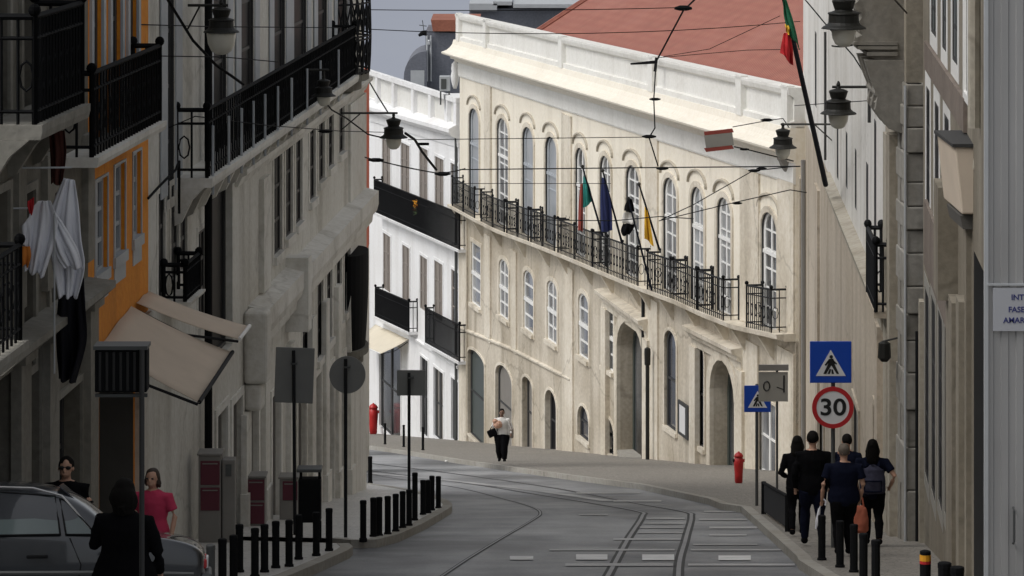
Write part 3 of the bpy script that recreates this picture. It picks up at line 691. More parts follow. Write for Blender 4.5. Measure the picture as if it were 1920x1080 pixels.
# ================================================================ WHITE HOUSE (far, down the hill)
w = Wall(676, 162.0, 861, 139.6)
hW = House('white_house', 'bright white house with two rows of dark balconies left of the cream palace', 'house', w, 0, 'white_plaster', 9,
           outline=None)
zt = lambda px, py, d=0: w.at(px, py, d)
zl, zr = w.at(692, 185)[1], w.at(861, 236)[1]
L = w.L; hW.outline = [(0, w.g(0) - 0.6), (L, w.g(L) - 0.6), (L, zr), (0, zl)]
for a, b, t, e in ((717, 733, 262, 348), (752, 769, 270, 362), (787, 803, 278, 376), (816, 833, 296, 388), (846, 860, 308, 395),
                   (719, 733, 440, 545), (755, 769, 462, 566), (788, 802, 482, 582), (815, 831, 492, 600), (847, 860, 508, 612)):
    hW.window(hW.opening(a, b, t, e), 0.05, 3, 2, 'shutter_brown', 'shutter_brown' if a < 840 else 'pane_dark', sur=0.16, surmat='white_plaster', sill=False, bv=0.12, frame_d=0.04, surd=0.03)
for a, b, t, e in ((712, 752, 640, 816), (789, 803, 672, 816), (814, 832, 694, 824), (847, 860, 712, 828)):
    o = hW.opening(a, b, t, e); hW.window(o, 0.10, 2, 2, 'frame_dark', 'pane_dark' if a < 800 else 'door_grey', sur=0.14, surmat='white_plaster', sill=False, name='street_door', bv=0.3)
def wbal(a, ya, b, yb, h=1.15):
    (u0, z0), (u1, z1) = w.at(a, ya, 0.4), w.at(b, yb, 0.4)
    mb = MB(); mb.sweep([(u0, z0), (u1, z1)], [(0, 0), (0.42, 0), (0.45, 0.12), (0, 0.12)]); bb = mb.build('balcony', 'white_plaster', hW.root)
    hW.railing([(u0, z0 + 0.12), (u1, z1 + 0.12)], 0.38, h, 0.165, 0.016, 'iron_dark', bb, scroll=False)
    return bb, (u0, z0, u1, z1)
wbal(701, 402, 861, 474, 1.45); wbal(703, 598, 766, 628, 1.3); wbal(797, 648, 861, 684, 1.45)
mb = MB(); (u0, z0), (u1, z1) = w.at(690, 213, 0.3), w.at(861, 262, 0.3)
mb.sweep([(u0 - 1, z0 + 0.02), (L - 0.02, z1)], [(0, -0.45), (0.05, -0.45), (0.08, -0.1), (0.3, 0.0), (0.42, 0.15), (0.42, 0.30), (0.2, 0.42), (0, 0.5)]); mb.build('cornice', 'white_plaster', hW.root)
mb = MB(); (u0, z0), (u1, z1) = w.at(706, 134), w.at(861, 183); u0 = 0.2; z0 = z1 + (z0 - z1) * (L - 0.2) / max(0.1, L - w.at(706, 134)[0])
(ub, zb0), (uc, zb1) = w.at(706, 186), w.at(861, 236)
mb.sweep([(u0, z0 - 0.22), (L, z1 - 0.22)], [(-0.1, 0), (0.14, 0), (0.14, 0.2), (-0.1, 0.2)])
for p in (710, 741, 778, 810, 841, 858):
    u = w.at(p, 180)[0]; f = (u - u0) / (L - u0); mb.box(u - 0.28, u + 0.28, -0.12, 0.1, zl + (zr - zl) * u / L - 0.2, z0 + (z1 - z0) * f - 0.22)
mb.build('parapet_rail', 'white_plaster', hW.root)
mb = MB(); mb.add([(0, 0.06, zl - 0.2), (L, 0.06, zr - 0.2), (L, 0.06, z1 - 0.2), (0, 0.06, z0 - 0.2)], [(0, 1, 2, 3)]); mb.add([(0, 0.16, zl - 0.2), (L, 0.16, zr - 0.2), (L, 0.16, z1 - 0.2), (0, 0.16, z0 - 0.2)], [(0, 3, 2, 1)]); mb.build('parapet_panel', 'trim_white', hW.root, normals=False)
mb = MB(); u = L - 0.25; mb.tube([(u, -0.08, w.g(u)), (u, -0.08, zr)], 0.06, 6); mb.build('downpipe', 'pole_grey', hW.root)
mb = MB(); (u0, z0), (u1, z1) = w.at(770, 632), w.at(861, 692); mb.sweep([(u0, z0), (L, z1)], [(0, 0), (0.08, 0), (0.1, 0.1), (0, 0.14)]); mb.build('string_course', 'white_plaster', hW.root)
hW.wall_mesh()
hW_w = w

# ================================================================ CREAM PALACE
YP = lambda px: 159380.0 / (px + 281.5)
w = Wall(862, YP(862), 1492, YP(1492)); L = w.L
hP = House('cream_palace', 'long cream palace front with arched windows and iron balconies at the bend of the street', 'palace', w, 0, 'cream_plaster', 12)
slab = [w.at(x, y, 0.5) for x, y in ((855, 402), (890, 420), (929, 440), (1003, 468), (1062, 492), (1143, 527), (1203, 552), (1264, 575), (1313, 598), (1370, 621), (1476, 652))]
slab = [(min(max(u, 0.0), L), z) for u, z in slab]; slab[0] = (0.0, slab[0][1]); slab[-1] = (L, slab[-1][1])
def slz(u):
    for (a, b), (c, e) in zip(slab, slab[1:]):
        if u <= c: return b + (e - b) * (u - a) / max(1e-6, c - a)
    return slab[-1][1]
zb0, zb1 = w.at(862, 143)[1], w.at(1492, 346)[1]
zbu = lambda u: zb0 + (zb1 - zb0) * u / L
low, up = [], []
# upper windows
UP = [(880, 899, 203), (932, 954, 222), (980, 1001, 238), (1023, 1045, 256), (1079, 1099, 277), (1125, 1146, 292), (1174, 1200, 310), (1244, 1270, 333), (1296, 1321, 350), (1345, 1372, 370), (1428, 1458, 398)]
for i, (a, b, t) in enumerate(UP):
    u0, z = w.at(a, t); u1 = w.at(b, t)[0]; z = w.at((a + b) / 2, t)[1]
    o = hP.opening_uz(u0, u1, slz((u0 + u1) / 2) + 0.2, z, 0.5)
    pl_ = i in (0, 2, 3)
    hP.window(o, 0.11, 2 if pl_ else (6, 7, 6, 6, 5, 6, 7, 6, 6, 7, 6)[i], 1 if pl_ else 2, 'shutter_grey' if pl_ else 'frame_white', ('pane_curtain', 'pane_grey', 'pane_curtain', 'pane_curtain', 'pane_dark', 'pane_grey', 'pane_dark', 'pane_grey', 'pane_curtain', 'pane_grey', 'pane_dark')[i], 'frame_dark', 0.0, sill=False, bv=0.13, bh=0.045, transom=0.64, name='french_window', fw=0.2)
    up.append(hP.holes.pop())
    uc = (u0 + u1) / 2; hw = (u1 - u0) / 2 + 0.28; mb = MB()
    arcp = [(uc + hw * math.cos(math.pi * k / 12), z + 0.02 + 0.42 * math.sin(math.pi * k / 12)) for k in range(13)]
    for (x0, y0), (x1, y1) in zip(arcp, arcp[1:]):
        mb.add([(x0, 0, y0), (x0, -0.075, y0 + 0.01), (x0, -0.075, y0 + 0.06), (x0, 0, y0 + 0.08), (x1, 0, y1), (x1, -0.075, y1 + 0.01), (x1, -0.075, y1 + 0.06), (x1, 0, y1 + 0.08)],
               [(0, 1, 5, 4), (1, 2, 6, 5), (2, 3, 7, 6)])
    mb.build('hood_mould', 'soffit', hP.root)
    q = MB(); ring = [(u0 - 0.2, slz(u0) + 0.2), (u0 - 0.2, z - 0.45)] + [(uc - (hw - 0.08) * math.cos(math.pi * k / 8), z - 0.45 + 0.62 * math.sin(math.pi * k / 8)) for k in range(1, 8)] + [(u1 + 0.2, z - 0.45), (u1 + 0.2, slz(u1) + 0.2)]
    inn = [(u0, slz(u0) + 0.2), (u0, z - 0.5)] + [(uc - (u1 - u0) / 2 * math.cos(math.pi * k / 8), z - 0.5 + 0.5 * math.sin(math.pi * k / 8)) for k in range(1, 8)] + [(u1, z - 0.5), (u1, slz(u1) + 0.2)]
    m = len(ring)
    q.add([(x, -0.04, y) for x, y in ring] + [(x, -0.04, y) for x, y in inn] + [(x, 0, y) for x, y in ring] + [(x, 0.003, y) for x, y in inn],
          [(k, k + 1, m + k + 1, m + k) for k in range(m - 1)] + [(k, k + 1, 2 * m + k + 1, 2 * m + k) for k in range(m - 1)] + [(m + k, m + k + 1, 3 * m + k + 1, 3 * m + k) for k in range(m - 1)])
    q.build('window_surround', 'trim_cream', hP.root)
# first-floor windows
for i, (a, b, t, e) in enumerate(((884, 902, 458, 574), (936, 954, 487, 597), (982, 1001, 508, 622), (1026, 1045, 527, 643), (1085, 1104, 551, 672), (1131, 1151, 571, 693))):
    o = hP.opening(a, b, t, e, 0.0 if i == 0 else 0.32)
    hP.window(o, 0.08, 4, 2 if i % 2 else 1, 'frame_white', 'pane_grey', None, 0.22, 'trim_cream', sill=True, bv=0.14, bh=0.06, transom=0.5, surd=0.03)
    low.append(hP.holes.pop())
# ground floor
for a, b, t, e, ar, pm, nm, dp in ((878, 909, 660, 827, 0.3, 'door_green', 'shop_door', 0.14), (930, 961, 687, 838, 0.5, 'door_grey', 'street_door', 0.14), (980, 999, 708, 848, 0.3, 'door_grey', 'street_door', 0.22),
                            (1023, 1044, 732, 854, 0.5, 'pane_black', 'street_door', 0.22), (1084, 1105, 762, 825, 0.5, 'pane_blue', 'window', 0.12), (1131, 1152, 784, 850, 0.5, 'pane_blue', 'window', 0.12),
                            (1247, 1269, 620, 806, 0.4, 'pane_blue', 'window', 0.1), (1299, 1321, 640, 836, 0.4, 'pane_blue', 'window', 0.1)):
    o = hP.opening(a, b, t, e, ar)
    hP.window(o, dp, 2, 1, 'frame_dark', pm, None, 0.14, 'trim_cream', sill=nm == 'window', bv=0.18, name=nm, silld=0.08)
    low.append(hP.holes.pop())
for a, b, t, e, dp in ((1163, 1212, 604, 872, 0.45), (1338, 1384, 676, 893, 0.45)):
    o = hP.opening(a, b, t, e, 1.0)
    hP.window(o, dp, 1, 2, 'door_green', 'pane_dark', None, 0.4, 'trim_cream', sill=False, bv=0.2, name='portal', surd=0.12); low.append(hP.holes.pop())
o = hP.opening(1421, 1456, 752, 893); hP.window(o, 0.12, 2, 2, 'frame_white', 'pane_grey', None, 0.1, 'trim_cream', sill=False, bv=0.14, name='shop_window'); low.append(hP.holes.pop())
# the two stretches of wall, split along the balcony slab
gz0, gz1 = w.g(0) - 0.6, w.g(L) - 0.6
hP.wall_mesh('wall', [(0, slab[0][1])] + slab[1:-1] + [(L, slab[-1][1]), (L, zb1 + 1.5), (0, zb0 + 1.5)], 'cream_plaster', True, up)
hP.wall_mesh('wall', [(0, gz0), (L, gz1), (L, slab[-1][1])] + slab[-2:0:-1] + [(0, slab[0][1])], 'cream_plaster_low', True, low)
mb = MB(); mb.sweep(slab, [(0, 0), (0.3, 0.0), (0.34, 0.05), (0.5, 0.07), (0.52, 0.19), (0, 0.2)]); mb.build('balcony_slab', 'trim_cream', hP.root)
# iron balconies, each with its returns
for a, b in ((848, 890), (902, 946), (950, 991), (995, 1040), (1046, 1110), (1112, 1196), (1214, 1258), (1262, 1306), (1309, 1356), (1400, 1446)):
    ua = max(0.1, w.at(a, 480, 0.46)[0]); ub = w.at(b, 480, 0.46)[0]
    n = max(1, int((ub - ua) / 2.0)); pts = [(ua + (ub - ua) * k / n, slz(ua + (ub - ua) * k / n) + 0.2) for k in range(n + 1)]
    hP.railing(pts, 0.46, 1.12, 0.21, 0.014, 'iron', hP.root).name = 'balcony_railing'
# corbels under the slab
for a in (868, 905, 940, 985, 1030, 1066, 1110, 1150, 1200, 1222, 1262, 1310, 1365, 1400, 1450):
    u = w.at(a, 480)[0]; z = slz(u); mb = MB()
    mb.add([(u + s_, y, z + q) for s_ in (-0.1, 0.1) for y, q in ((0, 0.0), (-0.42, -0.003), (-0.30, -0.18), (-0.08, -0.55), (0, -0.6))], [(0, 1, 2, 3, 4), (9, 8, 7, 6, 5)] + [(i, (i + 1) % 5, 5 + (i + 1) % 5, 5 + i) for i in range(5)])
    mb.build('corbel', 'trim_cream', hP.root)
# pilasters
for a, half, y0_, y1_ in ((870, 0.9, 150, 832), (916, 0.7, 150, 440), (1064, 0.8, 215, 490), (1224, 0.8, 255, 555), (1408, 1.0, 320, 640), (1484, 0.8, 340, 650), (916, 0.6, 440, 640), (965, 0.5, 470, 660), (1066, 0.9, 500, 860), (1223, 0.9, 560, 885), (1408, 0.9, 640, 900), (1484, 0.8, 660, 900)):
    u, zt_ = w.at(a, y0_); zb_ = w.at(a, y1_)[1]; u = min(max(u, half + 0.02), L - half - 0.02); zt_ = min(zt_, zbu(u) + 0.1)
    if y1_ > 800: zb_ = w.g(u) - 0.5
    if y0_ > 430 or y1_ > 800: zt_ = min(zt_, slz(u) - 0.02)
    if y1_ < 660 and y0_ < 400: zb_ = slz(u) + 0.2
    mb = MB(); mb.box(u - half, u + half, -0.06, 0, zb_, zt_); mb.build('pilaster', 'trim_cream', hP.root)
# string course below the first-floor windows, porch cornices over the two portals
mb = MB(); mb.sweep([(w.at(866, 619)[0], w.at(866, 619)[1]), w.at(960, 658), w.at(1072, 716)], [(0, 0), (0.05, 0.0), (0.09, 0.06), (0.09, 0.11), (0, 0.14)]); mb.build('string_course', 'trim_cream', hP.root)
for (a, ya), (b, yb) in (((1118, 556), (1200, 616)), ((1283, 625), (1376, 672))):
    p0, p1 = w.at(a, ya, 0.3), w.at(b, yb, 0.3)
    mb = MB(); mb.sweep([p0, p1], [(0, -0.35), (0.08, -0.35), (0.10, -0.12), (0.22, -0.06), (0.22, 0.04), (0.36, 0.12), (0.38, 0.24), (0, 0.3)]); mb.build('portal_cornice', 'trim_cream', hP.root)
    for u in (p0[0] + 0.3, p1[0] - 0.1):
        q = MB(); q.box(u - 0.35, u + 0.35, -0.15, 0, w.g(u) - 0.4, p0[1] + (p1[1] - p0[1]) * (u - p0[0]) / (p1[0] - p0[0]) - 0.34); q.build('pilaster', 'trim_cream', hP.root)
# main cornice: frieze, mouldings, sweeping cove; then the parapet
path = [(-0.5, zbu(-0.5)), (L, zb1)]
mb = MB(); mb.sweep([(0, zb0), (L, zb1)], [(0, 0), (0.05, 0), (0.05, 0.02), (0.07, 0.04), (0.07, 0.56), (0.0, 0.56)]); mb.build('frieze', 'trim_white', hP.root)
mb = MB(); mb.sweep(path, [(0, 0.563), (0.11, 0.563), (0.14, 0.62), (0.14, 0.66), (0.30, 0.70), (0.30, 0.76), (0.34, 0.78), (0.34, 0.82), (0.56, 0.86), (0.66, 0.90), (0.68, 0.96), (0.46, 1.04), (0.32, 1.15), (0.22, 1.28), (0.17, 1.46), (0, 1.46)]); mb.build('cornice', 'cove_cream', hP.root)
mb = MB(); mb.sweep([(0, zb0 + 1.46), (L, zb1 + 1.46)], [(-0.25, 0), (0.14, 0), (0.14, 0.16), (0.04, 0.18), (0.04, 0.78), (0.16, 0.86), (0.20, 0.98), (0.20, 1.05), (-0.28, 1.05)]); mb.build('parapet', 'trim_white', hP.root)
for a, yy in ((866, 40), (917, 60), (1060, 100), (1230, 150), (1397, 205), (1484, 240)):
    u = min(w.at(a, yy)[0], L - 0.35); mb = MB(); mb.box(u - 0.3, u + 0.3, -0.20, 0, zbu(u) + 1.462, zbu(u) + 2.56); mb.build('parapet_post', 'trim_white', hP.root)
# tiled roof behind the parapet
u0 = w.at(1028, 45, -1.0)[0]; zp = lambda u: zbu(u) + 2.25
mb = MB(); A = (u0, 0.5, zp(u0)); B = (L + 3, 0.5, zp(L + 3)); C = (L + 3, 12.5, zp(L) + 7.6); D = (u0, 12.5, zp(u0) + 7.6)
mb.prism([A, B, C, D], (0, 0.0, -0.2)); rf = mb.build('roof', 'roof_tiles', hP.root)
mb = MB(); mb.tube([(u0, 0.5, zp(u0) + 0.05), (u0, 12.5, zp(u0) + 7.65)], 0.12, 6); mb.build('verge', 'roof_tiles', rf)
mb = MB(); mb.sweep([(u0, zp(u0) - 0.02), (L, zp(L) - 0.02)], [(-0.75, 0), (-0.35, 0), (-0.3, 0.22), (-0.35, 0.22)]); mb.build('gutter', 'zinc', rf)
# steps at the portal
u, z = w.at(1170, 872); u1 = w.at(1212, 880)[0]
mb = MB(); mb.box(u, u1 + 0.2, -0.22, 0.3, w.g(u) - 0.1, w.g(u) + 0.34); mb.build('doorstep', 'kerb_stone', hP.root)
u, z = w.at(1212, 610); mb = MB(); mb.tube([(u, -0.1, w.g(u)), (u, -0.1, slz(u) - 0.1)], 0.06, 6); mb.build('downpipe', 'iron', hP.root)
u = w.at(1229, 700)[0]; mb = MB(); mb.tube([(u, -0.25, w.g(u) + 0.1), (u, -0.25, w.at(1229, 680)[1])], 0.06, 8); mb.lathe([(0.06, 0), (0.09, 0.03), (0.10, 0.42), (0.09, 0.52), (0.02, 0.56)], (u, -0.25, w.at(1229, 685)[1]), 10)
mb.build('door_lamp', 'lantern_iron', hP.root)
wP = w

# ---- roofs behind
w = Wall(798, 168.0, 905, 168.0)
hD = House('grey_dormer_house', 'slate grey rooftop house with a brick red coping behind the white parapet', 'house', w, P(800, 60, 168).z, 'grey_slate', 6)
mb = MB(); s_ = 168 / F; zt_ = P(0, 58, 168).z - w.z0
mb.add([(w.at(812, 58)[0], -0.3, zt_), (w.at(900, 58)[0], -0.3, zt_), (w.at(900, 36)[0], -0.3, zt_ + 0.55), (w.at(808, 36)[0], -0.3, zt_ + 0.55),
        (w.at(812, 58)[0], 5, zt_), (w.at(900, 58)[0], 5, zt_), (w.at(900, 36)[0], 5, zt_ + 0.55), (w.at(808, 36)[0], 5, zt_ + 0.55)], [(0, 1, 2, 3), (7, 6, 5, 4), (0, 3, 7, 4), (1, 5, 6, 2), (3, 2, 6, 7), (0, 4, 5, 1)]); mb.build('coping', 'brick_red', hD.root)
for a in (801, 808):
    mb = MB(); u, z = w.at(a, 60); mb.tube([(u, -0.15, w.at(a, 152)[1]), (u, -0.15, w.at(a, 70)[1] + 0.1)], 0.055, 6)
    if a == 801: mb.lathe([(0.06, 0), (0.10, 0.02), (0.11, 0.2), (0.06, 0.25)], (u + 0.1, -0.15, w.at(a, 84)[1]), 8)
    mb.build('vent_pipe', 'zinc', hD.root)
hD.wall_mesh()
w2 = Wall(757, 167.0, 800, 167.0); u1 = w2.L; zb_ = w2.at(757, 200)[1]; zt_ = w2.at(790, 96)[1]; zs = w2.at(757, 145)[1]
out = [(0, zb_), (u1, zb_), (u1, zt_)] + [(u1 * 0.98 * (1 - math.sin(math.pi / 2 * k / 8)), zs + (zt_ - zs) * math.cos(math.pi / 2 * k / 8)) for k in range(1, 9)]
r_ = thing('barrel_dormer', 'dark round topped roof dormer beside the slate grey rooftop house', 'dormer', M=w2.M)
mb = MB(); mb.prism([(u, 0, z) for u, z in out], (0, 5, 0)); mb.build('wall', 'grey_slate', r_)
mb = MB(); mb.box(u1 * 0.3, u1 * 0.9, -0.02, 0.0, zb_, w2.at(780, 132)[1]); mb.build('louvre', 'zinc', r_)
w = Wall(880, 182.0, 1130, 182.0)
hG = House('grey_roof_house', 'grey house behind the palace parapet with a pale zinc roof edge', 'house', w, P(900, 16, 182).z, 'grey_slate', 8)
mb = MB(); mb.box(w.at(962, 10)[0], w.at(1130, 10)[0], -0.5, 8, w.at(0, 14)[1] + 0.003, w.at(0, 7)[1]); mb.build('roof_edge', 'zinc', hG.root)
mb = MB(); mb.box(w.at(880, 10)[0], w.at(932, 10)[0], -0.4, 6, w.at(0, 20)[1] + 0.003, w.at(0, 6)[1]); mb.box(w.at(925, 10)[0], w.at(960, 10)[0], -0.4, 6, w.at(0, 9)[1], w.at(0, 2)[1]); mb.build('chimney', 'zinc', hG.root)
hG.wall_mesh()
# ================================================================ RIGHT SIDE
w = Wall(1506, 91.05, 1660, 55.56); L = w.L
hE = House('pale_corner_house', 'tall pale house with a beige base and a projecting moulding right of the palace', 'house', w, -0.5, 'right_white', 7)
zm = w.at(1600, 430, 0.0)[1]; zm = w.at(1565, 352)[1]
E_up, E_low = [], []
for a, b, t, e in ((1569, 1572, 236, 335), (1586, 1589, 248, 352), (1603, 1606, 280, 392), (1624, 1628, 306, 450), (1639, 1643, 225, 560), (1528, 1531, 60, 200), (1577, 1580, -60, 60), (1608, 1611, -60, 40), (1640, 1644, -60, 75)):
    u0, u1 = w.at(a, t)[0], w.at(b, t)[0]; o = hE.opening_uz(u0, u1, w.at((a + b) / 2, e)[1], w.at((a + b) / 2, t)[1])
    hE.window(o, 0.02, 1, 1, 'frame_dark', 'pane_black', 'frame_dark', 0.0, sill=False, bv=0.06, frame_d=0.015); E_up.append(hE.holes.pop())
for a, b, t in ((1536, 1546, 760), (1600, 1612, 760), (1640, 1650, 770)):
    u0, u1 = w.at(a, 900)[0], w.at(b, 900)[0]; o = hE.opening_uz(u0, u1, w.g(u0) - 0.2, w.at((a + b) / 2, t)[1])
    hE.window(o, 0.06, 1, 1, 'frame_dark', 'door_grey', None, 0.15, 'right_beige', sill=False, name='street_door', bv=0.1); E_low.append(hE.holes.pop())
hE.wall_mesh('wall', [(0, zm), (L, zm), (L, hE.top), (0, hE.top)], 'right_white', True, E_up)
hE.wall_mesh('wall', [(0, w.g(0) - .6), (L, w.g(L) - .6), (L, zm), (0, zm)], 'right_beige', True, E_low)
mb = MB(); u0 = w.at(1556, 352)[0]; mb.sweep([(u0, zm - 0.45), (L - 0.1, zm - 0.45)], [(0, 0), (0.05, 0), (0.07, 0.22), (0.12, 0.26), (0.12, 0.38), (0.20, 0.42), (0.22, 0.5), (0, 0.56)]); mb.build('cornice', 'right_cream', hE.root)
u0, z0 = w.at(1626, 548, 0.25); u1 = w.at(1641, 560, 0.25)[0]
mb = MB(); mb.box(u0, u1, -0.27, 0, z0 - 0.1, z0); b = mb.build('balcony', 'right_beige', hE.root); hE.railing([(u0, z0), (u1, z0)], 0.24, 1.05, 0.12, 0.018, 'iron', b)
for p, hw, dd in ((1509, 0.7, 0.16), (1534, 0.9, 0.06), (1653, 0.35, 0.10)):
    u = max(hw, min(w.at(p, 500)[0], L - hw)); mb = MB(); mb.box(u - hw, u + hw, -dd, 0, w.g(u) - 0.6, zm - 0.46 if p == 1653 else w.at(p, 350 if p != 1509 else 330)[1]); mb.build('pilaster', 'right_beige', hE.root)
for p, y0_, y1_ in ((1519, 300, 930), (1556, 300, 60), (1641, 60, 230)):
    u = w.at(p, 500)[0]; za, zb = w.at(p, y0_)[1], w.at(p, y1_)[1]; mb = MB(); mb.tube([(u, -0.17 if p == 1519 else -0.1, za), (u, -0.17 if p == 1519 else -0.1, zb)], 0.06 if p == 1519 else 0.028, 6); mb.build('downpipe', 'frame_dark' if p != 1519 else 'cabinet_grey', hE.root)
u, z = w.at(1652, 658, 0.25); mb = MB(); mb.lathe([(0.02, 0.16), (0.09, 0.12), (0.10, -0.1), (0.05, -0.16)], (u, -0.2, z), 8); mb.tube([(u, -0.2, z + 0.15), (u, 0, z + 0.2)], 0.015, 5); mb.build('wall_lamp', 'lantern_iron', hE.root)
# weathered capital at the palace end
mb = MB(); u, z = w.at(1508, 330); mb.lathe([(0.25, -0.5), (0.32, -0.3), (0.36, 0.0), (0.5, 0.2), (0.56, 0.35), (0.6, 0.4), (0.6, 0.55), (0.3, 0.6)], (0.35, -0.1, z), 12); mb.build('capital', 'right_stone', hE.root)
# ---- narrow old house with the heavy stone balcony
w = Wall(1660, 55.5, 1699, 51.9); L = w.L
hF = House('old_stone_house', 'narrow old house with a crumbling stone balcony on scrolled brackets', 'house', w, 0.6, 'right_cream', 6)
for a, hw, dd in ((1668, 0.3, 0.08), (1682, 0.25, 0.14)):
    u = w.at(a, 500)[0]; mb = MB(); mb.box(u - hw, u + hw, -dd, 0, w.g(u) - 0.5, w.at(a, 250)[1]); mb.build('pilaster', 'right_cream', hF.root)
u = w.at(1692, 500)[0]; mb = MB(); mb.box(u - 0.25, u + 0.2, -0.05, 0, w.g(u) - 0.5, w.at(1690, 215)[1]); mb.build('corner_strip', 'right_stone', hF.root)
yy = lambda y, Y=52.3: -(y - HY) / F * Y - w.z0
mb = MB()                                                           # stone balcony in profile, run along the wall
prof = [(0, yy(250)), (0.12, yy(246)), (0.24, yy(236)), (0.30, yy(222)), (0.26, yy(214)), (0.38, yy(210)), (0.40, yy(196)), (0.33, yy(190)), (0.42, yy(180)), (0.46, yy(160)), (0.38, yy(152)), (0.27, yy(140)), (0.25, yy(126)), (0.38, yy(122)), (0.38, yy(112)), (0.48, yy(108)), (0.50, yy(96)), (0.60, yy(93)), (0.62, yy(82)), (0.74, yy(78)), (0.74, yy(70)), (0.64, yy(66)), (0.66, yy(40)), (0.64, yy(24)), (0.74, yy(18)), (0.76, yy(8)), (0.70, yy(2)), (0.70, yy(-14)), (0, yy(-14))]
rj = random.Random(11); fine_ = []
for (a_, b_), (c_, e_) in zip(prof, prof[1:]):
    nn_ = max(1, int(math.hypot(c_ - a_, e_ - b_) / 0.05))
    for q_ in range(nn_): fine_.append((max(0.0, a_ + (c_ - a_) * q_ / nn_ + (rj.uniform(-0.022, 0.022) if a_ > 0.05 else 0)), b_ + (e_ - b_) * q_ / nn_ + (rj.uniform(-0.015, 0.015) if q_ else 0)))
prof = fine_ + [prof[-1]]
mb.sweep([(L - 2.0, 0), (L - 0.35, 0)], prof); mb.build('stone_balcony', 'right_stone', hF.root)
for k, (dd, y0_, y1_) in enumerate(((0.76, 84, 78), (0.70, 92, 86), (0.56, 104, 97))):
    mb = MB(); mb.box(L - 2.1, L - 0.30, -dd, -0.1, yy(y0_), yy(y1_)); mb.build('balcony_moulding', 'right_stone', hF.root)
for k in range(3):
    u = L - 1.9 + k * 0.7; mb = MB(); mb.prism([(u, 0, yy(250)), (u, -0.24, yy(240)), (u, -0.44, yy(205)), (u, -0.40, yy(180)), (u, -0.5, yy(150)), (u, -0.60, yy(112)), (u, 0, yy(112))], (0.22, 0, 0)); mb.build('bracket', 'right_stone', hF.root)
mb = MB(); mb.tube([(L - 0.5, -0.1, yy(72)), (L - 0.5, -0.1, yy(-60))], 0.04, 6); mb.build('downpipe', 'flagpole', hF.root)
hF.wall_mesh()
# ---- house with brown bands and the rusticated pier
w = Wall(1731, 51.4, 1808, 40.36); L = w.L
hB2 = House('brown_banded_house', 'pale house with two brown bands and narrow white framed windows beside a block built pier', 'house', w, 3.0, 'right_cream_shaded', 6)
def band(pa, ya0, ya1, pb, yb0, yb1, nm, mat='brown_band', dd=0.05):
    a0, a1, b0, b1 = w.at(pa, ya0, dd), w.at(pa, ya1, dd), w.at(pb, yb0, dd), w.at(pb, yb1, dd); mb = MB(); lo = min(a1[1], b1[1]); hi = max(a0[1], b0[1])
    mb.box(max(0.0, a0[0]), b0[0], -dd, 0, (a1[1] + b1[1]) / 2, (a0[1] + b0[1]) / 2); mb.build(nm, mat, hB2.root)
band(1732, 84, 134, 1806, 176, 240, 'brown_band'); band(1732, 390, 520, 1778, 470, 600, 'brown_band')
for row in (((1746, 1756, -80, 66), (1767, 1775, -80, 94), (1786, 1796, -80, 118)),
            ((1737, 1744, 165, 395), (1753, 1761, 194, 425), (1771, 1780, 218, 455)),
            ((1735, 1742, 548, 900), (1747, 1754, 562, 930), (1760, 1767, 590, 950), (1772, 1780, 620, 975))):
    for a, b, t, e in row:
        u0, u1 = w.at(a, t)[0], w.at(b, t)[0]; o = hB2.opening_uz(u0, u1, w.at((a + b) / 2, e)[1], w.at((a + b) / 2, t)[1])
        hB2.window(o, 0.02, 3, 2, 'frame_dark', 'pane_black' if t > 100 else 'door_green', 'reveal_dark', 0.28, 'frame_white' if t < 500 else 'plate_grey', sill=False, bv=0.12, surd=0.008, frame_d=0.015)
mb = MB(); mb.box(0.0, 0.35, -0.07, 0, w.g(0) - 0.5, w.at(1731, 560)[1]); mb.build('corner_strip', 'right_cream', hB2.root)
for p, t, hw, dd in ((1790, 330, 0.40, 0.09), (1800, 560, 0.4, 0.12)):
    u = w.at(p, 500)[0]; u = min(u, L - hw); mb = MB(); mb.box(u - hw, u + hw, -dd, 0, w.g(u) - 0.5, w.at(p, t)[1]); mb.build('pilaster', 'right_cream_shaded', hB2.root)
mb = MB(); u = w.at(1792, 400)[0]; mb.box(u - 0.6, u + 0.5, -0.24, 0, w.at(1790, 548)[1], w.at(1790, 340)[1]); mb.build('plinth_block', 'right_cream_shaded', hB2.root)
ys = [158, 200, 240, 288, 343, 388, 432, 476, 538, 590, 640, 700, 770, 840, 920, 1050]
Yq = 51.6; x0, x1 = (1700 - CX) / F * Yq, (1730 - CX) / F * Yq; Mi = w.M.inverted()
for i, (a, b) in enumerate(zip(ys, ys[1:])):                        # quoin blocks of the pier, each a stone
    z0, z1 = P(0, b, Yq).z + 0.012, P(0, a, Yq).z; o = 0.03 if i % 2 else 0.0
    mb = MB(); mb.box(x0 - o, x1 + 0.06, Yq - 0.02 * (i % 3), Yq + 1.2, z0, z1, 0, Mi); bevel(mb.build('quoin_block', 'right_stone', hB2.root), 0.02)
mb = MB(); mb.box(x0 + 0.02, x1, Yq + 0.03, Yq + 1.1, gz(Yq) - 0.4, P(0, 158, Yq).z, 0, Mi); mb.build('pier_core', 'reveal_dark', hB2.root)
mb = MB(); q = (1718 - CX) / F * Yq; mb.tube([Mi @ Vector((q, Yq - 0.06, gz(Yq))), Mi @ Vector((q, Yq - 0.06, P(0, 620, Yq).z))], 0.022, 6); mb.build('downpipe', 'iron', hB2.root)
mb = MB(); q = (1697 - CX) / F * Yq; mb.tube([Mi @ Vector((q, Yq - 0.03, gz(Yq))), Mi @ Vector((q, Yq - 0.03, P(0, 160, Yq).z))], 0.02, 6); mb.build('conduit', 'zinc', hB2.root)
hB2.wall_mesh()
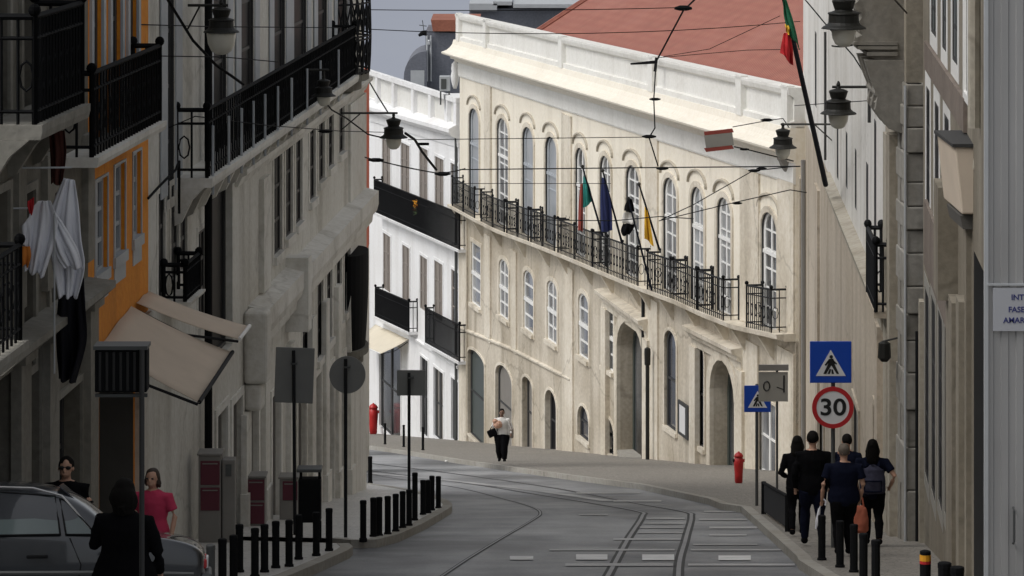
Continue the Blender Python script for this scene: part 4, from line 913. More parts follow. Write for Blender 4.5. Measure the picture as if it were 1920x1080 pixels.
# ---- beige house nearest on the right
w = Wall(1808, 40.3, 1900, 32.1); L = w.L
hH = House('beige_house', 'beige house with a tan canopy half hidden by the grey metal hoarding', 'house', w, 3.0, 'right_cream_shaded', 6)
u0, u1 = w.at(1826, 900)[0], w.at(1848, 900)[0]
hH.window(hH.opening_uz(u0, u1 + 1.2, w.g(u0) - 0.5, w.at(1826, 470)[1]), 0.35, 1, 2, 'frame_dark', 'pane_black', 'frame_dark', sill=False, name='shop_front')
hH.window(hH.opening(1812, 1819, -60, 175), 0.06, 3, 2, 'frame_white', 'pane_black', 'reveal_dark', 0.14, 'frame_white', sill=False, bv=0.1)
for p, t, hw, dd in ((1811, 560, 0.30, 0.10), (1820, 300, 0.18, 0.06)):
    u = max(hw, w.at(p, 500)[0]); mb = MB(); mb.box(u - hw, u + hw, -dd, 0, w.g(u) - 0.5, w.at(p, t)[1]); mb.build('pilaster', 'right_cream_shaded', hH.root)
mb = MB(); u = w.at(1838, 200)[0]; mb.tube([(u, -0.06, w.at(1838, 240)[1]), (u, -0.06, w.at(1838, -60)[1])], 0.07, 8); mb.build('downpipe', 'right_cream', hH.root)
hH.wall_mesh()
cr = thing('door_canopy', 'tan box canopy on the beige house right beside the metal hoarding', 'canopy', loc=P(1820, 400, 38.5))
o = P(1820, 400, 38.5); mb = MB(); pp = [P(x, y, 38.5) - o for x, y in ((1790, 274), (1846, 278), (1846, 402), (1803, 402))]
mb.prism(pp, (0, 1.6, 0)); bevel(mb.build('box', 'awning_cloth', cr), 0.02)
mb = MB(); mb.prism([P(x, y, 38.48) - o for x, y in ((1786, 270), (1850, 270), (1850, 277), (1786, 276))], (0, 1.7, 0)); mb.build('lid', 'frame_dark', cr)
mb = MB(); mb.prism([P(x, y, 38.3) - o for x, y in ((1826, 318), (1856, 318), (1856, 260), (1834, 260))], (0, 0.15, 0)); mb.build('side_box', 'right_cream', cr)
mb = MB(); mb.prism([P(x, y, 38.6) - o for x, y in ((1800, 404), (1850, 404), (1850, 430), (1806, 430))], (0, 1.2, 0)); mb.build('soffit', 'reveal_dark', cr)
pl = thing('potted_plant', 'small potted plant on the ledge above the tan canopy', 'plant', loc=P(1840, 258, 38.35)); mb = MB()
mb.lathe([(0.04, 0), (0.06, 0.08), (0.065, 0.09)], (0, 0, 0), 10); mb.build('pot', 'terracotta', pl)
mb = MB(); random.seed(5)
for k in range(60):
    a = random.uniform(0, 6.28); e = random.uniform(-0.2, 1.4); r = random.uniform(0.03, 0.08); c = Vector((math.cos(a) * math.cos(e) * r, math.sin(a) * math.cos(e) * r, 0.12 + math.sin(e) * r)); t = Vector((random.uniform(-1, 1), random.uniform(-1, 1), random.uniform(-1, 1))).normalized() * 0.02; q = t.cross(Vector((0.3, 0.5, 0.8))).normalized() * 0.01
    mb.quad(c - t, c + q, c + t, c - q)
mb.build('leaves', 'leaf', pl, normals=False)
# ---- corrugated hoarding with the notice
ho = thing('metal_hoarding', 'tall grey corrugated metal hoarding at the right edge of the photo', 'hoarding', loc=(P(1850, 0, 31).x, 31.0, gz(31)))
mb = MB(); n = 13; wd = 1.75; top = 11.0; vs = []; step = wd / n
for k in range(n):
    x = k * step
    for dx, dy in ((0, 0), (0.42, 0), (0.50, 0.012), (0.92, 0.012)): vs.append((x + dx * step, dy))
for a, b in zip(vs, vs[1:]): mb.quad((a[0], a[1], 0), (b[0], b[1], 0), (b[0], b[1], top), (a[0], a[1], top))
for k in range(2):
    y = 0.0 + k * 0.06; mb.quad((0.02 * (k % 2), y, 0), (0.02 * ((k + 1) % 2), y + 0.06, 0), (0.02 * ((k + 1) % 2), y + 0.06, top), (0.02 * (k % 2), y, top))
mb.build('sheeting', 'hoarding_metal', ho, normals=False)
mb = MB(); zt_ = P(0, 533, 31).z - gz(31); mb.box(0.0, 1.75, -0.03, -0.008, zt_ - 0.008, zt_ + 0.012); mb.box(-0.02, 0.012, -0.02, 0.05, 0, top); mb.build('edge_strip', 'zinc', ho)
mb = MB(); hx = (1900 - 1850) / F * 31; hz = P(0, 985, 31).z - gz(31); mb.tube([(hx, -0.005, hz - 0.16), (hx, -0.05, hz - 0.14), (hx, -0.05, hz + 0.14), (hx, -0.005, hz + 0.16)], 0.012, 6); mb.build('handle', 'pole_grey', ho)
nb = thing('notice_board', 'white notice board with dark blue lettering on the grey hoarding', 'sign', loc=(P(1861, 0, 31).x, 30.985, P(0, 620, 31).z))
mb = MB(); mb.box(0, 0.62, -0.012, 0.0, 0, 0.385); 
plain('plate_notice', (0.40, 0.41, 0.44), 0.5, vary=0.1); plain('ink_blue', (0.02, 0.025, 0.14), 0.6, vary=0.0)
mb.build('board', 'plate_notice', nb)
pz = 31.0 / F
for t, x, y in (('INT', 1907, 557), ('FASE', 1905, 580), ('AMARE', 1904, 600)):
    M = Matrix.Translation((((x - 1861) * pz), -0.014, (620 - y) * pz)) @ Matrix.Rotation(R(90), 4, 'X')
    text_mb(t, 0.070, M, thick=0.002).build('lettering', 'ink_blue', nb)

# ================================================================ STREET FURNITURE
def ground_thing(name, label, cat, px, s, group=None, h=KH, rz=0):
    """stands on the pavement where the photo scale is s pixels per metre"""
    Y = F / s; return thing(name, label, cat, ((px - CX) / s, Y, gz(Y) + h), rz, group), s
def bollard(px, s, h, label, group, r=0.048, mat='iron_dark'):
    t, _ = ground_thing('bollard', label, 'bollard', px, s, group)
    mb = MB(); mb.lathe([(r * 1.25, -0.02), (r * 1.25, 0.03), (r, 0.04), (r, h - 0.06)], (0, 0, 0), 10); mb.build('post', mat, t)
    mb = MB(); mb.lathe([(r, h - 0.06), (r * 1.06, h - 0.055), (r * 1.06, h - 0.012), (r * 0.95, h - 0.003), (r * 0.5, h)], (0, 0, 0), 10); mb.build('cap', mat, t)
    return t
sc = lambda yt, h=0.6: (yt - 715) / (H0 - KH - h)
row = [(395, 1021), (417, 1010), (438, 1003), (449, 983), (478, 990), (496, 983), (517, 977), (542, 975), (560, 965), (593, 960), (617, 953)]
for i, (x, y) in enumerate(row):
    bollard(x, sc(y), 0.6, 'dark bollard on the near left kerb, %s counted from the car' % ORD[i], 'bollards along the near left kerb', mat='pole_grey' if i == 0 else 'iron_dark')
row = [(681, 938, .6), (700, 933, .6), (711, 932, .6), (727, 930, .6), (742, 926, .6), (755, 921, .6), (767, 918, .6), (778, 886, .82), (793, 900, .62), (803, 900, .6), (810, 892, .64), (822, 893, .6)]
for i, (x, y, h) in enumerate(row):
    bollard(x, sc(y, h), h, 'black bollard on the rounded pavement corner, %s from the round sign' % ORD[i], 'bollards round the pavement corner')
for i, (x, y) in enumerate([(1541, 966), (1575, 976), (1601, 983), (1619, 1000), (1642, 1012)]):
    bollard(x, sc(y), 0.6, 'black bollard before the walkers, %s counted from the speed limit pole' % ORD[i], 'bollards along the right kerb', 0.05)
for i, (x, yf) in enumerate([(722, 833), (757, 838), (793, 844)]):
    bollard(x, (yf - 715) / 2.38, 0.8, 'slim dark post before the white house, %s from its awning' % ORD[i], 'posts before the white house', 0.045)
bollard(694, 80, 0.62, 'dark post at the tip of the grey corner house wall', None, 0.05)
t, s = ground_thing('bollard', 'black bollard with a yellow and red reflective band', 'bollard', 1735, 179)
for (a, b, m, nm) in ((0, 0.47, 'iron_dark', 'post'), (0.472, 0.50, 'sign_red', 'red_band'), (0.502, 0.565, 'amber', 'yellow_band'), (0.567, 0.60, 'iron_dark', 'cap')):
    mb = MB(); mb.lathe([(0.058 + (0.002 if 'band' in nm else 0), a), (0.058 + (0.002 if 'band' in nm else 0), b)] + ([(0.03, b + 0.012)] if nm == 'cap' else []), (0, 0, 0), 12); mb.build(nm, m, t)
for x, y, l in ((1771, 1054, 'squat black post nearest the banded bollard'), (1795, 1062, 'squat black post nearest the metal hoarding')):
    bollard(x, sc(y), 0.6, l, None, 0.065)
# traffic signs
def pole_sign(name, label, px, s, top_y, r=0.03, mat='pole_grey', lean=0.0):
    t, _ = ground_thing(name, label, 'sign', px, s); zt_ = P(0, top_y, F / s).z - t.location.z
    mb = MB(); mb.tube([(0, 0, -0.05), (lean, 0, zt_)], r, 8); mb.build('pole', mat, t); return t
def lz(t, y): return P(0, y, t.location.y).z - t.location.z
def crossing(t, cx_px, y0, y1, side, hide=False):
    Y = t.location.y; s = F / Y; x = (cx_px - CX) / s - t.location.x; z = (lz(t, y0) + lz(t, y1)) / 2; h = side / s / 2
    mb = MB(); mb.box(x - h, x + h, -0.055, -0.035, z - h, z + h); pnl = bevel(mb.build('panel', 'sign_blue', t), 0.012)
    mb = MB(); f = lambda a, b, o=-0.057: (x + a * h, o, z + b * h)
    mb.prism([f(-0.72, -0.66), f(0.72, -0.66), f(0, 0.60)], (0, -0.003, 0)); mb.build('triangle', 'sign_white', t)
    mb = MB(); o = -0.0615
    mb.ball((x + 0.02 * h, o, z + 0.26 * h), 0.085 * h, 10, 0, (1, 0.05, 1))
    for poly in ([(-0.10, 0.16), (0.12, 0.18), (0.20, -0.08), (0.02, -0.16), (-0.14, -0.06)], [(-0.10, 0.14), (-0.30, -0.12), (-0.24, -0.18), (-0.04, 0.04)], [(0.10, 0.14), (0.30, -0.06), (0.26, -0.12), (0.08, 0.04)],
                 [(-0.12, -0.06), (0.04, -0.12), (-0.22, -0.56), (-0.36, -0.56)], [(0.02, -0.14), (0.18, -0.08), (0.40, -0.56), (0.28, -0.56)], [(-0.16, -0.56), (-0.04, -0.56), (0.02, -0.34), (-0.06, -0.32)], [(0.04, -0.56), (0.16, -0.56), (0.10, -0.34), (0.03, -0.34)]):
        mb.prism([(x + a * h, o, z + b * h) for a, b in poly], (0, -0.002, 0))
    mb.build('walking_figure', 'sign_black', t)
t = pole_sign('road_sign', 'blue pedestrian crossing sign above a red ringed 30 speed limit disc beside the walkers', 1562, 131, 640)
crossing(t, 1557, 638, 718, 78)
Y = t.location.y; s = F / Y; z = lz(t, 763); r = 39 / s; x = (1561 - CX) / s - t.location.x
mb = MB(); M = Matrix.Translation((x, -0.05, z)) @ Matrix.Rotation(R(90), 4, 'X')
def disc(r0, r1, y0, y1, n=40):
    q = MB()
    pr = [(r0, y0), (r1, y0), (r1, y1), (r0, y1)]
    vs = [(x + math.cos(2 * math.pi * k / n) * a, b, z + math.sin(2 * math.pi * k / n) * a) for a, b in pr for k in range(n)]
    q.add(vs, [(i * n + k, i * n + (k + 1) % n, ((i + 1) % 4) * n + (k + 1) % n, ((i + 1) % 4) * n + k) for i in range(4) for k in range(n)]); return q
disc(0.001, r * 0.80, -0.055, -0.035).build('disc', 'sign_white', t); disc(r * 0.79, r, -0.060, -0.033).build('red_ring', 'sign_red', t)
text_mb('30', r * 1.12, Matrix.Translation((x, -0.058, z - 0.005)) @ Matrix.Rotation(R(90), 4, 'X') @ Matrix.Scale(1.16, 4, (1, 0, 0)), thick=0.002).build('number', 'sign_black', t)
t = pole_sign('road_sign', 'smaller blue pedestrian crossing sign half hidden behind a grey plate near the palace corner', 1419, 98, 720)
crossing(t, 1420, 722, 772, 50)
t = pole_sign('plate_sign', 'grey plate on a thin pole standing in front of the smaller blue sign', 1457, 103, 690, 0.022)
Y = t.location.y; s = F / Y; X = lambda p: (p - CX) / s - t.location.x
mb = MB(); mb.box(X(1422), X(1477), -0.05, -0.03, lz(t, 752), lz(t, 697)); mb.build('plate', 'plate_grey', t)
mb = MB(); mb.box(X(1422), X(1478), -0.07, -0.02, lz(t, 694), lz(t, 683)); mb.build('top_bar', 'cabinet_grey', t)
q = MB(); zc = lz(t, 723); xc = X(1437); q.tube([(xc + 0.055 * math.cos(a), -0.055, zc + 0.085 * math.sin(a)) for a in [2 * math.pi * k / 16 for k in range(17)]], 0.012, 4); q.build('ring_mark', 'sign_black', t)
q = MB(); q.box(X(1468), X(1471), -0.056, -0.0505, lz(t, 735), lz(t, 703)); q.build('bar_mark', 'sign_black', t)
q = MB(); q.tube([(X(1456), -0.054, lz(t, 725)), (X(1468), -0.054, lz(t, 729))], 0.008, 4); q.build('stroke_mark', 'sign_black', t)
def back_sign(label, px, s, plate, rnd=False, tilt=0.0, lean=0.0):
    x0, x1, y0, y1 = plate; t = pole_sign('road_sign', label, px, s, y0 + 4, 0.027, 'iron', lean); X = lambda p: (p - CX) / s - t.location.x
    xc, zc = (X(x0) + X(x1)) / 2, (lz(t, y0) + lz(t, y1)) / 2; hw, hh = (X(x1) - X(x0)) / 2, (lz(t, y0) - lz(t, y1)) / 2; mb = MB()
    if rnd:
        n = 40; mb.prism([(xc + hw * math.cos(2 * math.pi * k / n), 0.06, zc + hh * math.sin(2 * math.pi * k / n)) for k in range(n)], (0, 0.02, 0)); o = mb.build('disc', 'sign_back', t)
    else:
        M = Matrix.Translation((xc, 0.06, zc)) @ Matrix.Rotation(tilt, 4, 'Y'); mb.box(-hw, hw, 0, 0.02, -hh, hh, 0, M); o = bevel(mb.build('plate', 'sign_back', t), 0.01)
    q = MB(); q.box(xc - 0.05, xc + 0.05, -0.035, 0.058, zc + hh * 0.45 - 0.012, zc + hh * 0.45 + 0.012); q.build('clamp', 'pole_grey', t)
    return t
back_sign('back of a square grey road sign on a pole by the waste bin', 553, 121, (515, 588, 653, 757), False, R(2), -0.02)
back_sign('back of a round grey road sign on the left pavement', 648, 123, (617, 685, 669, 739), True)
back_sign('back of a small square grey sign among the corner bollards', 767, 107, (744, 798, 695, 743))
# waste bin
t, s = ground_thing('waste_bin', 'black waste bin on two legs under the square grey sign', 'bin', 581, 124)
X = lambda p: (p - 581) / s; zz = lambda y: lz(t, y)
mb = MB(); mb.box(X(560), X(602), -0.14, 0.14, zz(977), zz(896)); bevel(mb.build('body', 'iron_dark', t), 0.015)
mb = MB(); mb.box(X(557), X(604), -0.17, 0.17, zz(882), zz(876)); bevel(mb.build('lid', 'pole_grey', t), 0.01)
for a in (-0.15, 0.13):
    mb = MB(); mb.box(a, a + 0.04, -0.1, -0.06, zz(896), zz(882)); mb.build('lid_post', 'iron_dark', t)
    mb = MB(); mb.box(a, a + 0.045, -0.03, 0.03, -0.02, zz(977)); mb.build('leg', 'iron_dark', t)
# pay-phone / cabinets with maroon panels
def cabinet(label, x0, x1, y0, s, pans, side=None, rz=0.0):
    xm = (x0 + x1) / 2; t, _ = ground_thing('street_cabinet', label, 'cabinet', xm, s, rz=rz); X = lambda p: (p - xm) / s
    mb = MB(); mb.box(X(x0), X(x1), 0, 0.4, -0.02, lz(t, y0)); bevel(mb.build('body', 'cabinet_grey', t), 0.015)
    mb = MB(); mb.box(X(x0) - 0.02, X(x1) + 0.02, -0.03, 0.42, lz(t, y0), lz(t, y0 - 4)); bevel(mb.build('lid', 'cabinet_grey', t), 0.01)
    for a, b, c, e in pans:
        mb = MB(); mb.box(X(a), X(b), -0.02, 0.0, lz(t, e), lz(t, c)); p = bevel(mb.build('panel', 'maroon', t), 0.008)
        mb = MB(); mb.box(X(a) + 0.03, X(b) - 0.03, -0.028, -0.02, lz(t, c + 6), lz(t, c + 4)); mb.build('handle', 'cabinet_grey', p)
    if side:
        a, b, c = side; mb = MB(); mb.box(X(a), X(b), 0.05, 0.35, -0.02, lz(t, c)); bo = bevel(mb.build('side_box', 'cabinet_grey', t), 0.01)
        mb = MB(); mb.box(X(a) + 0.05, X(b) - 0.05, 0.03, 0.05, lz(t, c + 30), lz(t, c + 8)); mb.build('meter', 'pole_grey', bo)
    return t
cabinet('largest grey street cabinet with two maroon panels and a meter box at its side', 372, 414, 854, 127, ((376, 412, 864, 909), (376, 412, 914, 957)), (416, 440, 864))
cabinet('slim cabinet with two maroon panels standing between the others', 458, 497, 896, 114, ((464, 496, 899, 938), (464, 496, 942, 982)))
cabinet('small cabinet with one maroon panel close behind the waste bin', 524, 558, 898, 109, ((530, 558, 902, 938),))
# dark barrier panel on the right pavement
p0, p1 = G(1432, 964, KH), G(1477, 997, KH); t = thing('barrier_panel', 'dark solid barrier panel along the right pavement edge', 'barrier', loc=p0)
dv = p1 - p0; h = Vector((0, 0, 0.56)); nn = Vector((-dv.y, dv.x, 0)).normalized() * 0.03; mb = MB()
mb.prism([Vector((0, 0, 0.05)), dv + Vector((0, 0, 0.05)), dv + h, h], nn); mb.build('panel', 'iron', t)
for k in (0.0, 1.0):
    mb = MB(); c = dv * k; mb.tube([c - Vector((0, 0, 0.05)), c + h * 1.04], 0.045, 8); mb.build('post', 'iron_dark', t)
mb = MB(); mb.tube([h, dv + h], 0.03, 8); mb.build('top_rail', 'iron_dark', t)
# hydrants
def hydrant(px, yf, h, label):
    t, s = ground_thing('hydrant', label, 'hydrant', px, (yf - 715) / 2.38); k = h
    mb = MB(); mb.lathe([(0.11 * k, 0), (0.11 * k, 0.04 * k), (0.125 * k, 0.05 * k), (0.13 * k, 0.3 * k), (0.15 * k, 0.60 * k), (0.155 * k, 0.66 * k), (0.14 * k, 0.70 * k), (0.13 * k, 0.84 * k)], (0, 0, 0), 14); mb.build('barrel', 'hydrant_red', t, True)
    mb = MB(); mb.lathe([(0.15 * k, 0.84 * k), (0.145 * k, 0.88 * k), (0.09 * k, 0.95 * k), (0.03 * k, 0.98 * k), (0.03 * k, k)], (0, 0, 0), 14); mb.build('cap', 'hydrant_red', t, True)
    for sx in (-1, 1):
        mb = MB(); mb.tube([(0, 0, 0.72 * k), (sx * 0.19 * k, 0, 0.72 * k)], 0.05 * k, 10); mb.build('outlet', 'hydrant_red' if sx > 0 else 'iron', t)
hydrant(1385, 906, 0.74, 'red fire hydrant on the pavement beside the right palace portal')
hydrant(700, 814, 1.4, 'tall red hydrant beside the awning of the white house')
# litter by the far kerb
t = thing('paper_scrap', 'small white scrap of paper lying on the road by the far kerb', 'litter', loc=G(837, 866, 0.02)); mb = MB(); mb.ball((0, 0, 0.02), 0.055, 6, 0, (1, 1, 0.6)); mb.build('scrap', 'cloth_white', t)
# picture board on the palace
w = wP; u0, z0 = w.at(1271, 812, 0.15); u1, z1 = w.at(1290, 762, 0.15)
t = thing('display_board', 'pale blue framed display board on the palace wall between two narrow windows', 'board', M=w.M)
mb = MB(); mb.box(u0, u1, -0.16, -0.101, z0, z1); mb.build('frame', 'frame_dark', t); mb = MB(); mb.box(u0 + 0.25, u1 - 0.3, -0.168, -0.162, z0 + 0.1, z1 - 0.1); mb.build('sheet', 'sign_white', t)
mb = MB(); mb.box(u1 - 0.01, u1 + 0.002, -0.16, -0.1, z0, z1); mb.build('edge', 'frame_dark', t)

# ================================================================ LANTERNS
def lantern(px, y, wpx, Y, arm, label, glassm='milk_glass', tall=1.0, gw=1.0):
    s = F / Y; k = wpx / s; t = thing('wall_lantern', label, 'lantern', loc=P(px, y, Y), group='iron street lanterns on wall brackets')
    mb = MB(); mb.lathe([(0.02, -0.42), (0.10, -0.41), (0.19, -0.35), (0.255, -0.22), (0.28, -0.05), (0.28, 0.02)][::1], (0, 0, 0), 20)
    o = mb.build('glass_bowl', glassm, t, True); o.scale = (k * gw, k * gw, k * tall)
    mb = MB(); mb.lathe([(0.50, -0.012), (0.505, 0.0), (0.47, 0.035), (0.40, 0.07), (0.36, 0.11), (0.345, 0.13), (0.335, 0.30), (0.36, 0.325), (0.35, 0.35), (0.22, 0.39)], (0, 0, 0), 20)
    o = mb.build('hood', 'lantern_iron', t); o.scale = (k, k, k)
    mb = MB(); mb.lathe([(0.21, 0.385), (0.20, 0.42), (0.22, 0.46), (0.25, 0.56), (0.265, 0.60), (0.26, 0.63), (0.16, 0.67), (0.07, 0.69), (0.045, 0.75), (0.06, 0.80), (0.02, 0.9)], (0, 0, 0), 20)
    o = mb.build('crown', 'lantern_iron', t); o.scale = (k, k, k)
    ax, ay, AY = arm; e = P(ax, ay, AY) - P(px, y, Y); tp = Vector((0, 0, (y - ay) / s)) if ay < y else Vector((0, 0, 0.8 * k))
    mb = MB(); mb.tube([(0, 0, 0.8 * k), tp], 0.022, 6); mb.tube([tp + (tp - e).normalized() * 0.10 if (tp - e).length > 0.01 else tp, e], 0.024, 6)
    mb.tube([e + Vector((0, 0, -0.35)), e + (tp - e) * 0.35 + Vector((0, 0, -0.02))], 0.014, 5); mb.build('bracket', 'lantern_iron', t)
lantern(415, 60, 68, 51.0, (352, 10, 51.0), 'iron lantern nearest the left edge, high before the grey corner house', tall=1.5, gw=1.45)
lantern(607, 180, 46, 62.0, (512, 131, 61.5), 'iron lantern under the long balcony, middle of the left three')
lantern(738, 258, 53, 73.0, (640, 212, 72.0), 'iron lantern hanging in front of the white house')
lantern(1582, 53, 84, 44.0, (1700, -20, 51.0), 'largest iron lantern at the top right of the street')
lantern(1572, 213, 68, 55.5, (1662, 163, 55.4), 'iron lantern below the largest one, before the pale corner house')
lantern(1468, 277, 52, 71.0, (1560, 233, 74.5), 'iron lantern near the right end of the palace cornice')

# ================================================================ AWNINGS
def awning(name, label, w, att, out, dd, mat, drop=0.0, arms=True):
    (a0, a1), (b0, b1) = att[0], att[1]
    ua, za = w.at(a0, a1, 0.02); ub, zb = w.at(b0, b1, 0.02)
    uc, zc = w.at(out[0][0], out[0][1], dd); ue, ze = w.at(out[1][0], out[1][1], dd)
    t = thing(name, label, 'awning', M=w.M); mb = MB(); n = 8; vs = []
    for i in range(n + 1):
        for j in range(n + 1):
            f, g = i / n, j / n; a = Vector((ua, -0.02, za)).lerp(Vector((ub, -0.02, zb)), f); b = Vector((uc, -dd, zc)).lerp(Vector((ue, -dd, ze)), f)
            p = a.lerp(b, g); p.z -= 0.035 * math.sin(math.pi * g) + 0.012 * math.sin(f * 9); vs.append(p)
    mb.add(vs, [(i * (n + 1) + j, i * (n + 1) + j + 1, (i + 1) * (n + 1) + j + 1, (i + 1) * (n + 1) + j) for i in range(n) for j in range(n)])
    o = mb.build('cloth', mat, t, True, False); sm = o.modifiers.new('thick', 'SOLIDIFY'); sm.thickness = 0.008
    mb = MB(); mb.tube([(uc, -dd, zc), (ue, -dd, ze)], 0.028, 8); mb.build('front_bar', 'frame_white' if drop == 0 else 'iron', t)
    for q, (u_, z_, uo, zo) in enumerate(((ua, za, uc, zc), (ub, zb, ue, ze))):
        mb = MB(); mb.tube([(u_, -0.05, z_ - 0.12), (u_ + 0.0, -dd * 0.5, (z_ + zo) / 2 - 0.16), (uo, -dd + 0.02, zo - 0.03)], 0.02, 6); mb.build('arm', 'iron', t)
    return t
wo_ = hB.w
awning('awning', 'larger beige awning panel lower on the orange house front', wo_, ((190, 645), (246, 573)), ((374, 754), (436, 660)), 1.27, 'awning_cloth', 1)
awning('awning', 'narrower beige awning panel beyond the gap, higher of the two', wo_, ((256, 567), (279, 545)), ((449, 636), (468, 611)), 1.36, 'awning_cloth')
awning('awning', 'cream awning over the dark shop opening of the white house', hW_w, ((704, 608), (766, 636)), ((660, 640), (713, 663)), 1.2, 'awning_cream')
# dark box sign on its pole
t, s = ground_thing('sign_box', 'dark louvred sign box on a pole in front of the orange house', 'sign', 266, 238, h=0.0); X = lambda p: (p - 266) / s
mb = MB(); mb.tube([(0, 0, -0.1), (0, 0, lz(t, 655))], 0.021, 8); mb.build('pole', 'frame_dark', t)
mb = MB(); mb.box(X(176), X(274), 0.05, 0.25, lz(t, 738), lz(t, 658)); bevel(mb.build('box', 'iron_dark', t), 0.01)
mb = MB(); mb.box(X(174), X(276), 0.02, 0.28, lz(t, 657), lz(t, 650)); mb.build('top_plate', 'pole_grey', t)
for k in range(7):
    mb = MB(); x = X(184 + k * 13); mb.box(x, x + 0.02, 0.035, 0.05, lz(t, 734), lz(t, 662)); mb.build('louvre', 'sign_black', t)
mb = MB(); mb.box(X(176), X(274), 0.08, 0.12, lz(t, 748), lz(t, 742)); mb.build('under_rail', 'pole_grey', t)
# ================================================================ CLOTH: laundry and flags
def sheet(outline_l, outline_r, Y, seed, amp=0.05, fold=9.0, th=0.006, origin=None, n=26, m=30):
    """hanging cloth between a left and a right edge given as photo points (top to bottom) at depth Y, with folds in depth"""
    rnd = random.Random(seed); ph = [rnd.uniform(0, 6.28) for _ in range(4)]
    L = catmull([P(x, y, Y) for x, y in outline_l], 6); Rr = catmull([P(x, y, Y) for x, y in outline_r], 6)
    def ev(c, t):
        f = t * (len(c) - 1); i = min(int(f), len(c) - 2); return c[i].lerp(c[i + 1], f - i)
    o = origin or P(outline_l[0][0], outline_l[0][1], Y); vs = []; mb = MB()
    for j in range(m + 1):
        t = j / m
        for i in range(n + 1):
            s = i / n; p = ev(L, t).lerp(ev(Rr, t), s)
            p.y += amp * (0.3 + 0.7 * t) * (math.sin(s * fold + ph[0] + 1.5 * t) + 0.5 * math.sin(s * fold * 2.3 + ph[1] - 2 * t)) + amp * 0.4 * math.sin(t * 7 + ph[2])
            p.z += 0.02 * math.sin(s * fold + ph[3]) * t; vs.append(p - o)
    mb.add(vs, [(j * (n + 1) + i, j * (n + 1) + i + 1, (j + 1) * (n + 1) + i + 1, (j + 1) * (n + 1) + i) for j in range(m) for i in range(n)])
    return mb, o
def hang(name, label, cat, mat, l, r, Y, seed, amp=0.05, fold=9.0, group=None):
    mb, o = sheet(l, r, Y, seed, amp, fold); ob = mb.build(name, mat, None, True, False); ob.location = o
    sm = ob.modifiers.new('thick', 'SOLIDIFY'); sm.thickness = 0.008
    return tag(ob, label, cat, group)
hang('washed_shirt', 'white shirt hanging longest, nearest the orange house', 'laundry', 'laundry_white', [(120, 334), (98, 385), (86, 430), (98, 500), (110, 556)], [(140, 338), (149, 390), (154, 450), (160, 500), (146, 558)], 38.9, 3, 0.05, 15)
hang('washed_shirt', 'white shirt hanging in the middle of the laundry with a tapered hem', 'laundry', 'laundry_white', [(72, 376), (56, 400), (50, 450), (47, 508)], [(96, 376), (108, 415), (102, 455), (82, 518)], 38.5, 5, 0.05, 13)
hang('washed_sheet', 'white cloth draped diagonally between the two hanging shirts', 'laundry', 'laundry_white', [(88, 398), (96, 440), (108, 480), (120, 500)], [(104, 400), (124, 430), (146, 470), (154, 506)], 38.7, 8, 0.05, 11)
hang('washed_cloth', 'small red cloth on the laundry rail', 'laundry', 'cloth_red', [(52, 378), (52, 390), (56, 404)], [(64, 370), (64, 384), (62, 398)], 38.4, 6, 0.02, 5)
hang('washed_cloth', 'small orange cloth low at the left end of the laundry', 'laundry', 'cloth_orange', [(40, 462), (38, 480), (42, 498)], [(56, 462), (58, 480), (52, 500)], 38.4, 9, 0.02, 5)
hang('washed_cloth', 'pale blue cloth beside the small red cloth', 'laundry', 'laundry_white', [(42, 424), (42, 440), (44, 462)], [(56, 404), (57, 430), (57, 462)], 38.45, 10, 0.02, 5)
hang('dark_garment', 'large black garment hanging below the white laundry', 'laundry', 'cloth_dark', [(108, 556), (105, 620), (106, 680), (112, 712)], [(158, 520), (163, 580), (162, 640), (140, 716)], 40.0, 4, 0.12, 10)
hang('dark_garment', 'dark red garment hanging high from the left balcony', 'laundry', 'faded_red', [(92, 245), (94, 290), (96, 345)], [(122, 245), (124, 290), (118, 345)], 39.2, 14, 0.06, 8)
ra = thing('laundry_rack', 'thin white laundry rack with two rods before the dark stone house', 'rack', loc=P(6, 390, 38.4))
o = P(6, 390, 38.4)
for a, b, nm in (((6, 330), (6, -60), 'upright'), ((0, 315), (134, 314), 'rod'), ((0, 391), (92, 390), 'rod'), ((102, 400), (102, 700), 'upright')):
    mb = MB(); mb.tube([P(a[0], a[1], 38.4) - o, P(b[0], b[1], 38.6) - o], 0.011, 6); mb.build(nm, 'zinc', ra)
for x, y, l in ((300, 20, ''),):
    pass
def flag(label, base, tip, stripes, dbase=0.5, dtip=1.15, w=None, r=0.035, group='flagpoles on the palace balcony'):
    w = w or wP; u, z = w.at(base[0], base[1], dbase); u2, z2 = w.at(tip[0], tip[1], dtip)
    A = w.M @ Vector((u, -dbase, z)); B = w.M @ Vector((u2, -dtip, z2)); t = thing('flagpole', label, 'flag', loc=A, group=group)
    mb = MB(); mb.tube([(0, 0, 0), B - A], [r, r * 0.7], 8); mb.build('pole', 'flagpole', t); mb = MB(); mb.ball(B - A, r * 1.6, 8); mb.build('finial', 'lantern_iron', t)
    for i, (mat, l, rr) in enumerate(stripes):
        mb, o = sheet(l, rr, B.y + 0.05, 20 + i + int(base[0]), 0.06, 7, origin=A); ob = mb.build('cloth', mat, t, True, False); ob.modifiers.new('thick', 'SOLIDIFY').thickness = 0.008
flag('flagpole with a green and dark red flag, first from the left', (1130, 442), (1092, 312), [('flag_teal', [(1094, 330), (1093, 350), (1090, 392)], [(1098, 335), (1106, 352), (1112, 378)]), ('rust_red', [(1088, 345), (1085, 390), (1084, 432)], [(1093, 345), (1093, 390), (1093, 434)])])
flag('flagpole with a dark navy flag, second from the left', (1166, 455), (1130, 320), [('flag_navy', [(1129, 332), (1126, 380), (1128, 436)], [(1134, 335), (1146, 385), (1148, 432)])])
